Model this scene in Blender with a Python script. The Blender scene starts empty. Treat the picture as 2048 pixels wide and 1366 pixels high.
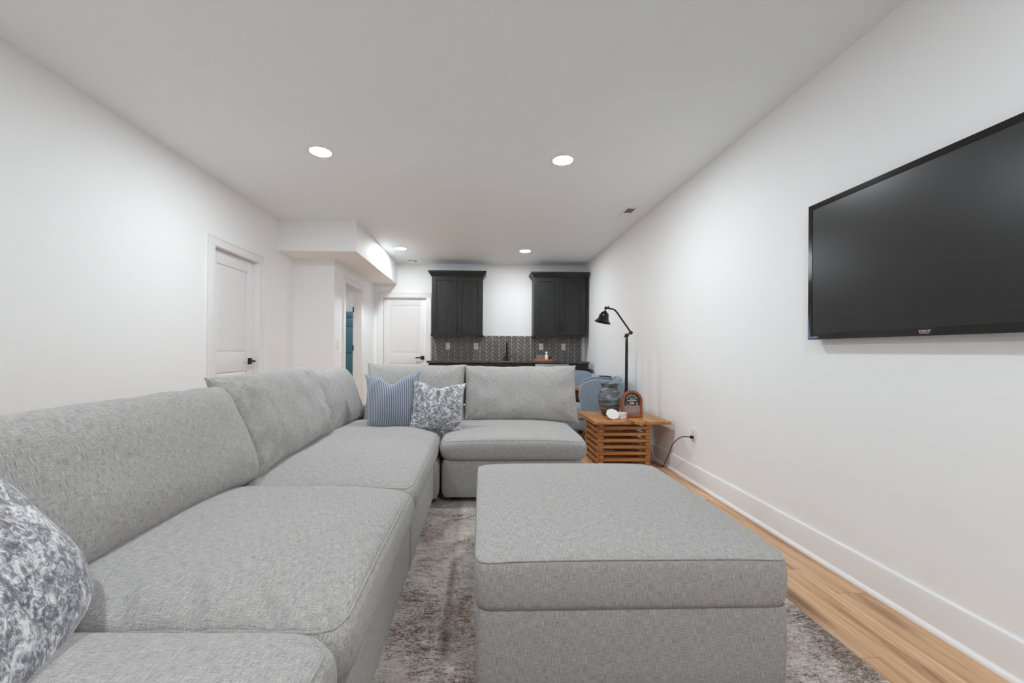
import bpy, bmesh, math, random
from mathutils import Vector, Matrix, noise

random.seed(7)
scene = bpy.context.scene
C = scene.collection
PI = math.pi

# ------------------------------------------------------------------ camera
cam_d = bpy.data.cameras.new('camera')
cam_d.sensor_fit = 'HORIZONTAL'
cam_d.sensor_width = 36.0
cam_d.lens = 36.0 * 820.0 / 2048.0
cam_d.shift_x = (1024 - 990) / 2048.0
cam_d.shift_y = (703 - 683) / 2048.0
cam_d.clip_start = 0.02
cam = bpy.data.objects.new('camera', cam_d)
C.objects.link(cam)
_psi, _roll = math.atan(27 / 820.0), math.radians(0.4)
_w = Vector((math.sin(_psi), math.cos(_psi), 0))
_r0 = Vector((math.cos(_psi), -math.sin(_psi), 0))
_u0 = Vector((0, 0, 1))
_r = _r0 * math.cos(_roll) + _u0 * math.sin(_roll)
_u = -_r0 * math.sin(_roll) + _u0 * math.cos(_roll)
cam.matrix_world = Matrix((
    (_r.x, _u.x, -_w.x, 0), (_r.y, _u.y, -_w.y, 0), (_r.z, _u.z, -_w.z, 1.12), (0, 0, 0, 1)))
scene.camera = cam

# ------------------------------------------------------------------ world, daylight, exposure
world = bpy.data.worlds.new('world')
scene.world = world
world.use_nodes = True
world.node_tree.nodes['Background'].inputs[0].default_value = (0.9, 0.95, 1.0, 1)
world.node_tree.nodes['Background'].inputs[1].default_value = 1.0

LAMP_STRENGTH = 345.0        # emission of the recessed ceiling lights
DAYLIGHT = 6.0            # daylight through the patio door behind the camera
dl = bpy.data.lights.new('daylight', 'AREA')
dl.shape = 'RECTANGLE'; dl.size = 2.3; dl.size_y = 2.0
dl.energy = DAYLIGHT; dl.color = (0.96, 0.98, 1.0)
dlo = bpy.data.objects.new('daylight', dl); C.objects.link(dlo)
dlo.location = (-1.0, -4.12, 1.08); dlo.rotation_euler = (math.radians(90), 0, 0)
dlo.rotation_euler = Vector((0, 1, 0)).to_track_quat('-Z', 'Z').to_euler()

vs = scene.view_settings
vs.view_transform = 'Standard'; vs.look = 'None'; vs.gamma = 1.0
vs.use_curve_mapping = False
vs.exposure = 0.0
cy = scene.cycles
cy.max_bounces = 8; cy.diffuse_bounces = 7; cy.glossy_bounces = 3; cy.transmission_bounces = 2
cy.adaptive_threshold = 0.02
cy.caustics_reflective = False; cy.caustics_refractive = False

# ------------------------------------------------------------------ materials
def srgb(r, g, b):
    def f(c):
        c /= 255.0
        return c / 12.92 if c <= 0.04045 else ((c + 0.055) / 1.055) ** 2.4
    return (f(r), f(g), f(b), 1.0)

class NT:
    def __init__(s, name):
        s.m = bpy.data.materials.new(name); s.m.use_nodes = True
        s.t = s.m.node_tree; s.n = s.t.nodes; s.b = s.n['Principled BSDF']
    def node(s, typ, **kw):
        n = s.n.new(typ)
        for k, v in kw.items(): setattr(n, k, v)
        return n
    def link(s, a, b): s.t.links.new(a, b)
    def coord(s, which='Object', scale=(1, 1, 1), rot=(0, 0, 0), rnd=False):
        tc = s.node('ShaderNodeTexCoord')
        out = tc.outputs[which]
        if rnd:
            oi = s.node('ShaderNodeObjectInfo')
            mu = s.node('ShaderNodeMath', operation='MULTIPLY'); mu.inputs[1].default_value = 57.0
            s.link(oi.outputs['Random'], mu.inputs[0])
            ad = s.node('ShaderNodeVectorMath', operation='ADD')
            s.link(out, ad.inputs[0]); s.link(mu.outputs[0], ad.inputs[1]); out = ad.outputs[0]
        mp = s.node('ShaderNodeMapping')
        mp.inputs['Scale'].default_value = scale; mp.inputs['Rotation'].default_value = rot
        s.link(out, mp.inputs['Vector'])
        return mp.outputs[0]
    def noise(s, vec, scale, detail=3, rough=0.5, dist=0.0):
        n = s.node('ShaderNodeTexNoise')
        n.inputs['Scale'].default_value = scale; n.inputs['Detail'].default_value = detail
        n.inputs['Roughness'].default_value = rough; n.inputs['Distortion'].default_value = dist
        s.link(vec, n.inputs['Vector']); return n.outputs['Fac']
    def ramp(s, fac, stops, interp='LINEAR'):
        r = s.node('ShaderNodeValToRGB'); r.color_ramp.interpolation = interp
        e = r.color_ramp.elements
        while len(e) < len(stops): e.new(0.5)
        for i, (p, c) in enumerate(stops): e[i].position = p; e[i].color = c
        s.link(fac, r.inputs[0]); return r.outputs[0]
    def mix(s, fac, a, b, mode='MIX'):
        m = s.node('ShaderNodeMix', data_type='RGBA', blend_type=mode)
        if isinstance(fac, (int, float)): m.inputs[0].default_value = fac
        else: s.link(fac, m.inputs[0])
        for i, v in ((6, a), (7, b)):
            if isinstance(v, tuple): m.inputs[i].default_value = v
            else: s.link(v, m.inputs[i])
        return m.outputs[2]
    def math(s, op, a, b=None):
        m = s.node('ShaderNodeMath', operation=op)
        for i, v in ((0, a), (1, b)):
            if v is None: continue
            if isinstance(v, (int, float)): m.inputs[i].default_value = v
            else: s.link(v, m.inputs[i])
        return m.outputs[0]
    def bump(s, h, strength, dist=0.002):
        b = s.node('ShaderNodeBump'); b.inputs['Strength'].default_value = strength
        b.inputs['Distance'].default_value = dist
        s.link(h, b.inputs['Height']); s.link(b.outputs[0], s.b.inputs['Normal'])
    def col(s, c):
        if isinstance(c, tuple): s.b.inputs['Base Color'].default_value = c
        else: s.link(c, s.b.inputs['Base Color'])
    def set(s, rough=0.5, metal=0.0, spec=0.5, **kw):
        s.b.inputs['Roughness'].default_value = rough; s.b.inputs['Metallic'].default_value = metal
        s.b.inputs['Specular IOR Level'].default_value = spec
        for k, v in kw.items(): s.b.inputs[k].default_value = v
        return s

def m_plain(name, c, rough=0.5, metal=0.0, spec=0.5, var=0.06, bump=0.0, bscale=300):
    t = NT(name).set(rough, metal, spec)
    v = t.coord('Object')
    n = t.noise(v, 9.0, 2)
    d = tuple(x * (1 - var) for x in c[:3]) + (1,)
    t.col(t.mix(n, d, c))
    if bump: t.bump(t.noise(v, bscale, 2), bump)
    return t.m

def m_paint(name, c, scale, strength):
    t = NT(name).set(0.62, spec=0.25)
    v = t.coord('Object')
    t.col(t.mix(t.noise(v, 0.8, 2), tuple(x * 0.985 for x in c[:3]) + (1,), c))
    if strength: t.bump(t.noise(v, scale, 2, 0.6), strength, 0.003)
    return t.m

def m_fabric(name, dark, mid, light, bump=0.35, rough=0.9):
    t = NT(name).set(rough, spec=0.15, **{'Sheen Weight': 0.15})
    a = t.noise(t.coord('UV', (900, 34, 1)), 1.0, 2, 0.6)
    b = t.noise(t.coord('UV', (34, 900, 1)), 1.0, 2, 0.6)
    g = t.noise(t.coord('UV', (1, 1, 1)), 640.0, 1, 0.5)
    s = t.math('ADD', t.math('MULTIPLY', a, 0.34), t.math('MULTIPLY', b, 0.30))
    s = t.math('ADD', s, t.math('MULTIPLY', g, 0.36))
    c = t.ramp(s, [(0.41, dark), (0.50, mid), (0.585, light)])
    big = t.noise(t.coord('UV', (1, 1, 1)), 3.0, 2)
    c = t.mix(t.math('MULTIPLY', big, 0.10), c, dark)
    t.col(c)
    if bump: t.bump(g, bump, 0.002)
    return t.m

def m_wood(name, dark, mid, light, axis='Y', rnd=True, rough=0.42, knots=True, scale=1.0, spec=0.4):
    t = NT(name).set(rough, spec=spec)
    st = {'X': (1.4, 22, 22), 'Y': (22, 1.4, 22), 'Z': (22, 22, 1.4)}[axis]
    st = tuple(x * scale for x in st)
    fi = {'X': (4, 150, 150), 'Y': (150, 4, 150), 'Z': (150, 150, 4)}[axis]
    v = t.coord('Object', st, rnd=rnd)
    a = t.noise(v, 1.0, 5, 0.62, 0.6)
    f = t.noise(t.coord('Object', fi, rnd=rnd), 1.0, 3, 0.6)
    s = t.math('ADD', t.math('MULTIPLY', a, 0.72), t.math('MULTIPLY', f, 0.28))
    c = t.ramp(s, [(0.34, dark), (0.48, mid), (0.64, light)])
    if rnd:
        oi = t.node('ShaderNodeObjectInfo')
        c = t.mix(t.math('MULTIPLY', oi.outputs['Random'], 0.35), c, mid)
    if knots:
        kst = {'X': (0.9, 4.5, 4.5), 'Y': (4.5, 0.9, 4.5), 'Z': (4.5, 4.5, 0.9)}[axis]
        vo = t.node('ShaderNodeTexVoronoi'); vo.inputs['Scale'].default_value = 1.0
        t.link(t.coord('Object', kst, rnd=rnd), vo.inputs['Vector'])
        w = t.math('ADD', vo.outputs['Distance'], t.math('MULTIPLY', t.math('SUBTRACT', a, 0.5), 0.22))
        k = t.ramp(w, [(0.04, (1, 1, 1, 1)), (0.21, (0, 0, 0, 1))])
        c = t.mix(t.math('MULTIPLY', k, 0.75), c, tuple(x * 0.45 for x in dark[:3]) + (1,))
    t.col(c); t.bump(f, 0.12, 0.001)
    return t.m

M = {}
M['wall'] = m_paint('wall_paint', srgb(247, 248, 249), 160, 0.0)
M['ceiling'] = m_paint('ceiling_paint', srgb(243, 249, 253), 75, 0.32)
M['trim'] = m_plain('trim_paint', srgb(238, 238, 239), 0.38, spec=0.4, var=0.01)
M['sofa'] = m_fabric('heather_grey_weave', srgb(121, 119, 117), srgb(170, 168, 166), srgb(205, 203, 201))
M['sofa_pipe'] = m_fabric('grey_piping', srgb(132, 130, 128), srgb(172, 170, 168), srgb(202, 200, 198))
M['black_foot'] = m_plain('black_plastic', srgb(18, 18, 18), 0.6)
M['black_metal'] = m_plain('black_metal', srgb(20, 20, 21), 0.38, spec=0.5)
M['black_gloss'] = m_plain('black_gloss', srgb(10, 10, 11), 0.12, spec=0.5)
M['plate'] = m_plain('plate_plastic', srgb(240, 240, 238), 0.35, var=0.01)
M['dark_slot'] = m_plain('dark_slot', srgb(35, 35, 35), 0.6)
M['oak_floor'] = m_wood('oak_plank', srgb(142, 98, 64), srgb(200, 158, 120), srgb(224, 190, 154), 'Y', True, 0.40)
M['honey'] = m_wood('honey_wood', srgb(136, 86, 44), srgb(186, 128, 74), srgb(210, 156, 100), 'X', True, 0.33)
M['honey_y'] = m_wood('honey_wood_y', srgb(136, 86, 44), srgb(186, 128, 74), srgb(210, 156, 100), 'Y', True, 0.33)
M['walnut'] = m_wood('brown_wood', srgb(60, 36, 20), srgb(95, 58, 34), srgb(125, 80, 48), 'X', True, 0.35, knots=False)
M['frame_wood'] = m_wood('frame_wood', srgb(100, 52, 26), srgb(146, 84, 48), srgb(178, 112, 70), 'Z', True, 0.35, knots=False)
M['espresso'] = m_wood('espresso_wood', srgb(22, 22, 22), srgb(33, 33, 33), srgb(46, 45, 45), 'Z', True, 0.45, knots=False, scale=2.0)
M['stainless'] = m_plain('stainless', srgb(170, 170, 172), 0.3, metal=0.9)
M['denim'] = m_fabric('denim_blue_fabric', srgb(98, 113, 130), srgb(136, 152, 168), srgb(172, 185, 198), bump=0.0)
M['denim_pipe'] = m_fabric('denim_piping', srgb(140, 154, 170), srgb(172, 184, 196), srgb(200, 208, 216), bump=0.0)
M['teal'] = m_plain('teal_paint', srgb(58, 104, 118), 0.4, var=0.1)
M['grout'] = m_plain('grout', srgb(216, 212, 206), 0.8, bump=0.1)
M['white_ceramic'] = m_plain('white_stone', srgb(238, 236, 232), 0.45, var=0.04)
M['orange_wood'] = m_wood('orange_wood', srgb(150, 72, 24), srgb(202, 108, 44), srgb(222, 138, 70), 'X', True, 0.4, knots=False)

def m_tile():
    t = NT('slate_tile').set(0.28, spec=0.5)
    v = t.coord('Object', (1, 1, 1), rnd=True)
    a = t.noise(v, 14, 4, 0.6)
    c = t.ramp(a, [(0.3, srgb(84, 79, 77)), (0.5, srgb(104, 101, 99)), (0.7, srgb(126, 124, 122))])
    oi = t.node('ShaderNodeObjectInfo')
    c = t.mix(t.math('MULTIPLY', oi.outputs['Random'], 0.4), c, srgb(98, 80, 74))
    t.col(c); t.bump(a, 0.1); return t.m
M['tile'] = m_tile()

def m_counter():
    t = NT('dark_granite').set(0.18, spec=0.5)
    v = t.coord('Object')
    a = t.noise(v, 90, 4, 0.7)
    t.col(t.ramp(a, [(0.35, srgb(30, 31, 30)), (0.52, srgb(62, 63, 60)), (0.66, srgb(128, 128, 118))])); return t.m
M['granite'] = m_counter()

def m_rug():
    t = NT('distressed_rug').set(0.95, spec=0.05, **{'Sheen Weight': 0.2})
    o = t.coord('Object')
    big = t.noise(o, 2.6, 5, 0.65, 0.8)
    st = t.noise(t.coord('Object', (12, 40, 12)), 1.0, 4, 0.7, 1.5)
    fi = t.noise(t.coord('Object', (85, 190, 85)), 1.0, 3, 0.65, 1.0)
    s = t.math('ADD', t.math('MULTIPLY', big, 0.36), t.math('MULTIPLY', st, 0.26))
    s = t.math('ADD', s, t.math('MULTIPLY', fi, 0.42))
    c = t.ramp(s, [(0.415, srgb(66, 53, 48)), (0.47, srgb(138, 122, 113)), (0.52, srgb(200, 189, 181)), (0.595, srgb(234, 227, 220))])
    ti = t.noise(o, 5.0, 3, 0.6)
    c = t.mix(t.ramp(ti, [(0.48, (0, 0, 0, 1)), (0.66, (0.35, 0.35, 0.35, 1))]), c, srgb(150, 118, 96))
    t.col(c)
    h = t.math('ADD', t.math('MULTIPLY', st, 0.6), t.math('MULTIPLY', fi, 0.6))
    t.bump(h, 0.9, 0.012); return t.m
M['rug'] = m_rug()

def m_corduroy():
    t = NT('blue_corduroy').set(0.8, spec=0.2, **{'Sheen Weight': 0.4})
    tc = t.coord('UV')
    sp = t.node('ShaderNodeSeparateXYZ'); t.link(tc, sp.inputs[0])
    w = t.math('SINE', t.math('MULTIPLY', sp.outputs[0], 2 * PI * 72.0))
    w = t.math('ADD', t.math('MULTIPLY', w, 0.5), 0.5)
    c = t.ramp(w, [(0.05, srgb(84, 95, 112)), (0.5, srgb(138, 148, 163)), (1.0, srgb(196, 202, 212))])
    n = t.noise(tc, 60, 3, 0.6)
    c = t.mix(t.math('MULTIPLY', n, 0.35), c, srgb(112, 126, 146))
    t.col(c); t.bump(w, 0.3, 0.003); return t.m
M['corduroy'] = m_corduroy()

def m_floral(name, sc, p0=0.34):
    t = NT(name).set(0.85, spec=0.15, **{'Sheen Weight': 0.3})
    uv = t.coord('UV')
    n1 = t.noise(uv, 13 * sc, 5, 0.68, 1.6)
    n2 = t.noise(t.coord('UV', (1, 1, 1), (0, 0, 0.6)), 34 * sc, 4, 0.7, 2.2)
    fine = t.noise(t.coord('UV', (300, 90, 1)), 1.0, 2)
    s = t.math('ADD', t.math('MULTIPLY', n1, 0.45), t.math('MULTIPLY', n2, 0.45))
    s = t.math('ADD', s, t.math('MULTIPLY', fine, 0.14))
    c = t.ramp(s, [(0.41, srgb(84, 83, 90)), (0.49, srgb(128, 128, 136)), (0.54, srgb(186, 186, 191)), (0.60, srgb(236, 234, 233))])
    vo = t.node('ShaderNodeTexVoronoi'); vo.inputs['Scale'].default_value = 9 * sc
    t.link(uv, vo.inputs['Vector'])
    k = t.ramp(vo.outputs['Distance'], [(0.10, (1, 1, 1, 1)), (0.24, (0, 0, 0, 1))])
    hue = t.ramp(t.noise(uv, 7 * sc, 1), [(0.42, srgb(212, 196, 170)), (0.5, srgb(220, 216, 205)), (0.58, srgb(150, 112, 112))])
    gate = t.ramp(n2, [(0.46, (0, 0, 0, 1)), (0.54, (0.8, 0.8, 0.8, 1))])
    c = t.mix(t.math('MULTIPLY', k, gate), c, hue)
    t.col(c); t.bump(s, 0.5, 0.004); return t.m
M['floral'] = m_floral('grey_floral_print', 1.0)
M['floral_small'] = m_floral('grey_mottled_print', 1.5)

def m_jar():
    t = NT('glazed_stoneware').set(0.22, spec=0.5)
    o = t.coord('Object', (5, 5, 26))
    a = t.noise(o, 1.0, 5, 0.6, 1.2)
    c = t.ramp(a, [(0.32, srgb(52, 54, 58)), (0.5, srgb(98, 103, 110)), (0.68, srgb(150, 158, 168))])
    sp = t.node('ShaderNodeSeparateXYZ'); t.link(t.coord('Object'), sp.inputs[0])
    lo = t.ramp(t.math('ADD', sp.outputs[2], t.math('MULTIPLY', a, 0.06)), [(0.07, (1, 1, 1, 1)), (0.13, (0, 0, 0, 1))])
    c = t.mix(t.math('MULTIPLY', lo, 0.8), c, srgb(84, 62, 46))
    t.col(c); t.bump(a, 0.4, 0.004); return t.m
M['jar'] = m_jar()

def m_screen():
    t = NT('tv_screen').set(0.28, spec=0.55)
    v = t.coord('Object'); t.col(t.mix(t.noise(v, 2.0, 1), srgb(22, 22, 23), srgb(26, 26, 27))); return t.m
M['screen'] = m_screen()

def m_emit(name, c, s):
    t = NT(name)
    t.col((0.9, 0.9, 0.9, 1))
    t.b.inputs['Emission Color'].default_value = c; t.b.inputs['Emission Strength'].default_value = s
    return t.m
M['lens'] = m_emit('led_diffuser', (0.905, 0.965, 1.0, 1), LAMP_STRENGTH)
M['print_dark'] = m_plain('print_charcoal', srgb(62, 60, 66), 0.5, var=0.2)
M['print_pink'] = m_plain('print_taupe', srgb(164, 144, 142), 0.5, var=0.2)
M['print_white'] = m_plain('print_white', srgb(225, 223, 222), 0.5)
M['print_red'] = m_plain('print_red', srgb(205, 110, 105), 0.5)
M['bezel_patch'] = m_plain('pale_blue_patch', srgb(120, 140, 168), 0.15, var=0.5)
M['grey_box'] = m_plain('grey_board', srgb(128, 130, 138), 0.6, var=0.2)
M['glass_dark'] = m_plain('dark_glass', srgb(28, 34, 32), 0.1)
M['vent_dark'] = m_plain('vent_shadow', srgb(120, 120, 120), 0.7)

# ------------------------------------------------------------------ mesh helpers
ORG = {}

class MB:
    """collects geometry in world coordinates (or local, when the parent is rotated)"""
    def __init__(s): s.v = []; s.f = []; s.uv = None
    def add(s, vs, fs):
        o = len(s.v); s.v += [Vector(p) for p in vs]; s.f += [[i + o for i in f] for f in fs]; return s
    def box(s, x0, x1, y0, y1, z0, z1):
        return s.add([(x0, y0, z0), (x1, y0, z0), (x1, y1, z0), (x0, y1, z0), (x0, y0, z1), (x1, y0, z1), (x1, y1, z1), (x0, y1, z1)],
                     [[0, 3, 2, 1], [4, 5, 6, 7], [0, 1, 5, 4], [1, 2, 6, 5], [2, 3, 7, 6], [3, 0, 4, 7]])
    def prism(s, poly, axis, a0, a1):
        """poly = 2-D points in the plane normal to axis (x:(y,z), y:(x,z), z:(x,y))"""
        def p3(p, a):
            return {'x': (a, p[0], p[1]), 'y': (p[0], a, p[1]), 'z': (p[0], p[1], a)}[axis]
        n = len(poly)
        fs = [list(range(n))[::-1], list(range(n, 2 * n))]
        fs += [[i, (i + 1) % n, (i + 1) % n + n, i + n] for i in range(n)]
        return s.add([p3(p, a0) for p in poly] + [p3(p, a1) for p in poly], fs)
    def lathe(s, prof, c, n=32, axis='z'):
        """prof = (radius, height) list"""
        vs = []; fs = []
        for r, h in prof:
            for k in range(n):
                a = 2 * PI * k / n
                q = (r * math.cos(a), r * math.sin(a))
                p = {'z': (q[0], q[1], h), 'y': (q[0], h, q[1]), 'x': (h, q[0], q[1])}[axis]
                vs.append((c[0] + p[0], c[1] + p[1], c[2] + p[2]))
        for i in range(len(prof) - 1):
            for k in range(n):
                fs.append([i * n + k, i * n + (k + 1) % n, (i + 1) * n + (k + 1) % n, (i + 1) * n + k])
        fs.append(list(range(n))[::-1]); fs.append([(len(prof) - 1) * n + k for k in range(n)])
        return s.add(vs, fs)
    def tube(s, pts, r, n=8, closed=False):
        pts = [Vector(p) for p in pts]; m = len(pts); vs = []; fs = []
        up = None
        for i, p in enumerate(pts):
            if closed: t = pts[(i + 1) % m] - pts[i - 1]
            else: t = pts[min(i + 1, m - 1)] - pts[max(i - 1, 0)]
            t.normalize()
            if up is None:
                up = Vector((0, 0, 1)) if abs(t.z) < 0.9 else Vector((1, 0, 0))
            a = t.cross(up)
            if a.length < 1e-5: a = t.orthogonal()
            a.normalize(); b = a.cross(t); b.normalize(); up = b
            rr = r[i] if isinstance(r, (list, tuple)) else r
            for k in range(n):
                th = 2 * PI * k / n
                vs.append(p + a * (rr * math.cos(th)) + b * (rr * math.sin(th)))
        for i in range(m if closed else m - 1):
            j = (i + 1) % m
            for k in range(n):
                fs.append([i * n + k, i * n + (k + 1) % n, j * n + (k + 1) % n, j * n + k])
        if not closed:
            fs.append(list(range(n))[::-1]); fs.append([(m - 1) * n + k for k in range(n)])
        return s.add(vs, fs)
    def xf(s, mat):
        s.v = [mat @ p for p in s.v]; return s
    def build(s, name, mat, parent=None, origin=None, bevel=0.0, seg=2, smooth=True, sharp=38, uv='box', local=False, merge=False):
        if local: org = Vector((0, 0, 0))
        elif parent is not None: org = ORG.get(parent.name, Vector((0, 0, 0)))
        elif origin is not None: org = Vector(origin)
        else:
            xs = [p.x for p in s.v]; ys = [p.y for p in s.v]; zs = [p.z for p in s.v]
            org = Vector(((min(xs) + max(xs)) / 2, (min(ys) + max(ys)) / 2, min(zs)))
        bm = bmesh.new()
        bv = [bm.verts.new(p - org) for p in s.v]
        for f in s.f:
            try: bm.faces.new([bv[i] for i in f])
            except ValueError: pass
        if s.uv is not None:
            lay = bm.loops.layers.uv.new('UVMap'); bm.verts.index_update()
            for f in bm.faces:
                for l in f.loops: l[lay].uv = s.uv[l.vert.index]
        if merge: bmesh.ops.remove_doubles(bm, verts=bm.verts, dist=2e-4)
        bmesh.ops.recalc_face_normals(bm, faces=bm.faces)
        if bevel > 0:
            bmesh.ops.bevel(bm, geom=list(bm.edges), offset=bevel, segments=seg, profile=0.6, affect='EDGES', clamp_overlap=True)
        if s.uv is None and uv == 'box':
            lay = bm.loops.layers.uv.new('UVMap')
            for f in bm.faces:
                n = f.normal; ax = max(range(3), key=lambda i: abs(n[i]))
                for l in f.loops:
                    c = l.vert.co
                    l[lay].uv = ((c.y, c.z), (c.x, c.z), (c.x, c.y))[ax]
        me = bpy.data.meshes.new(name); bm.to_mesh(me); bm.free()
        me.materials.append(mat)
        if smooth:
            me.polygons.foreach_set('use_smooth', [True] * len(me.polygons))
            if sharp: me.set_sharp_from_angle(angle=math.radians(sharp))
        o = bpy.data.objects.new(name, me); C.objects.link(o)
        if parent is not None:
            o.parent = parent; ORG[o.name] = org.copy()
        else:
            o.location = org; ORG[o.name] = org.copy()
        return o

def thing(name, label, cat, loc, rz=0.0, group=None):
    o = bpy.data.objects.new(name, None); o.empty_display_size = 0.1
    C.objects.link(o); o.location = loc; o.rotation_euler = (0, 0, rz)
    o['label'] = label; o['category'] = cat
    if group: o['group'] = group
    ORG[o.name] = Vector(loc) if rz == 0 else Vector((0, 0, 0))
    return o
def tag(o, label, cat, group=None):
    o['label'] = label; o['category'] = cat
    if group: o['group'] = group
    return o
def struct(o, label=None, cat=None):
    o['kind'] = 'structure'
    if label: o['label'] = label
    if cat: o['category'] = cat
    return o
def B(*a): return MB().box(*a)

# ------------------------------------------------------------------ the room
XR, XL, ZC, YB = 1.85, -2.42, 2.67, 7.30
XS, YA = -1.90, 5.35          # side wall with the doorway, short wall facing the camera
YF = -4.0                     # wall behind the camera
T = 0.12
DH = 2.06

fl = struct(B(-4.4, XR + T, YF - T, 9.0, -0.12, -0.012).build('floor', M['oak_floor'], origin=(0, 0, 0)), 'honey oak plank floor running the length of the room', 'floor')
PW, PL = 0.182, 1.22
full = None
nx = int(math.ceil((XR - XL) / PW))
pk = 0
for i in range(nx):
    x1 = XR - i * PW; x0 = max(XL, x1 - PW)
    y = -1.4 - random.random() * PL
    while y < YB:
        ya, yb = max(y, -1.4), min(y + PL, YB)
        if x0 < XS and yb > YA:
            yb = min(yb, YA + 0.0) if ya < YA else ya
            if x1 > XS and ya >= YA: yb = min(y + PL, YB)
        if yb - ya > 0.02:
            g = 0.0006
            if yb - ya > PL - 1e-4 and x1 - x0 > PW - 1e-4:
                if full is None:
                    p = B(-PW / 2 + g, PW / 2 - g, -PL / 2 + g, PL / 2 - g, -0.012, 0).build('plank', M['oak_floor'], origin=(0, 0, 0), bevel=0.0012, seg=1)
                    full = p.data
                else:
                    p = bpy.data.objects.new('plank', full); C.objects.link(p)
            else:
                w, l = (x1 - x0) / 2, (yb - ya) / 2
                p = B(-w + g, w - g, -l + g, l - g, -0.012, 0).build('plank', M['oak_floor'], origin=(0, 0, 0), bevel=0.0012, seg=1)
            p.parent = fl; p.location = ((x0 + x1) / 2, (ya + yb) / 2, 0); pk += 1
        y += PL

struct(B(XL - T, XR + T, YF - T, YB + T, ZC, ZC + 0.1).build('ceiling', M['ceiling'], origin=(0, 0, ZC)), 'white lightly textured flat ceiling', 'ceiling')
struct(B(XR, XR + T, YF - T, YB + T, 0, ZC).build('wall_right', M['wall'], origin=(XR, 0, 0)), 'long white right-hand wall carrying the television', 'wall')
LD0, LD1 = 3.78, 4.51
w = MB().box(XL - T, XL, YF - T, LD0 - 0.02, 0, ZC).box(XL - T, XL, LD1 + 0.02, YA + T, 0, ZC).box(XL - T, XL, LD0 - 0.02, LD1 + 0.02, DH + 0.02, ZC)
struct(w.build('wall_left', M['wall'], origin=(XL, 0, 0)), 'long white left-hand wall with a closed panel door', 'wall')
struct(B(XL, XS, YA, YA + T, 0, ZC).build('wall_alcove', M['wall'], origin=(XL, YA, 0)), 'short white wall facing the camera under the soffit', 'wall')
SD0, SD1 = 5.755, 6.51
w = MB().box(XS - T, XS, YA + T, SD0 - 0.02, 0, ZC).box(XS - T, XS, SD1 + 0.02, YB + T, 0, ZC).box(XS - T, XS, SD0 - 0.02, SD1 + 0.02, DH + 0.02, ZC)
struct(w.build('wall_side', M['wall'], origin=(XS, YA, 0)), 'white side wall with an open doorway', 'wall')
BD0, BD1 = -1.74, -0.985
w = MB().box(XS, BD0 - 0.02, YB, YB + T, 0, ZC).box(BD1 + 0.02, XR, YB, YB + T, 0, ZC).box(BD0 - 0.02, BD1 + 0.02, YB, YB + T, DH + 0.02, ZC)
struct(w.build('wall_back', M['wall'], origin=(0, YB, 0)), 'white far wall behind the bar cabinets', 'wall')
struct(B(XL, -1.50, 4.94, YB, 2.30, ZC).build('trim_soffit', M['wall'], origin=(XL, 4.94, 2.3)), 'white boxed soffit hanging below the ceiling', 'soffit')
# wall behind the camera with the patio door that lets the daylight in
WX0, WX1 = -2.15, 0.15
w = MB().box(XL, WX0, YF - T, YF, 0, ZC).box(WX1, XR, YF - T, YF, 0, ZC).box(WX0, WX1, YF - T, YF, 2.08, ZC)
struct(w.build('wall_front', M['wall'], origin=(0, YF, 0)), 'white wall behind the camera with a patio door', 'wall')
w = MB().box(WX0, WX0 + 0.06, YF - 0.1, YF, 0, 2.08).box(WX1 - 0.06, WX1, YF - 0.1, YF, 0, 2.08).box(WX0, WX1, YF - 0.1, YF, 2.02, 2.08).box(-1.04, -0.96, YF - 0.1, YF, 0, 2.08)
struct(w.build('window_1', M['trim'], origin=(-1, YF, 0), bevel=0.003), 'white framed sliding patio door behind the camera', 'window')

# baseboards with quarter round
def baseboard(name, pts, side, label):
    """pts: (a0,a1) spans along an axis; side: ('x', coord, dir) or ('y', coord, dir)"""
    ax, c, d = side
    m = MB(); q = MB()
    prof = [(0, 0), (0.016, 0), (0.016, 0.138), (0.012, 0.146), (0, 0.150)]
    qr = [(0.016, 0.0), (0.034, 0.0), (0.0325, 0.008), (0.028, 0.0145), (0.022, 0.0185), (0.016, 0.02)]
    for a0, a1 in pts:
        for mm, pr in ((m, prof), (q, qr)):
            poly = [(c + d * p[0], p[1]) for p in pr]
            mm.prism(poly, 'y' if ax == 'x' else 'x', a0, a1)
    o = struct(m.build(name, M['trim']), label, 'baseboard')
    qo = q.build('quarter_round', M['trim'], o)
    return o
baseboard('baseboard_right', [(YF, YB)], ('x', XR, -1), 'tall white baseboard along the right-hand wall')
baseboard('baseboard_left', [(YF, LD0 - 0.09), (LD1 + 0.09, YA)], ('x', XL, 1), 'white baseboard along the left-hand wall')
baseboard('baseboard_alcove', [(XL, XS)], ('y', YA, -1), 'white baseboard along the short alcove wall')
baseboard('baseboard_side', [(YA, SD0 - 0.09), (SD1 + 0.09, YB)], ('x', XS, 1), 'white baseboard beside the open doorway')
baseboard('baseboard_back', [(BD1 + 0.09, -0.86), (1.765, XR)], ('y', YB, -1), 'white baseboard along the far wall')

# ---- doors.  local frame of a door: width along u, depth along n (towards the room)
def frame_xf(o, u, n):
    u = Vector(u); n = Vector(n)
    return Matrix(((u.x, n.x, 0, o[0]), (u.y, n.y, 0, o[1]), (0, 0, 1, o[2]), (0, 0, 0, 1)))

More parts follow.
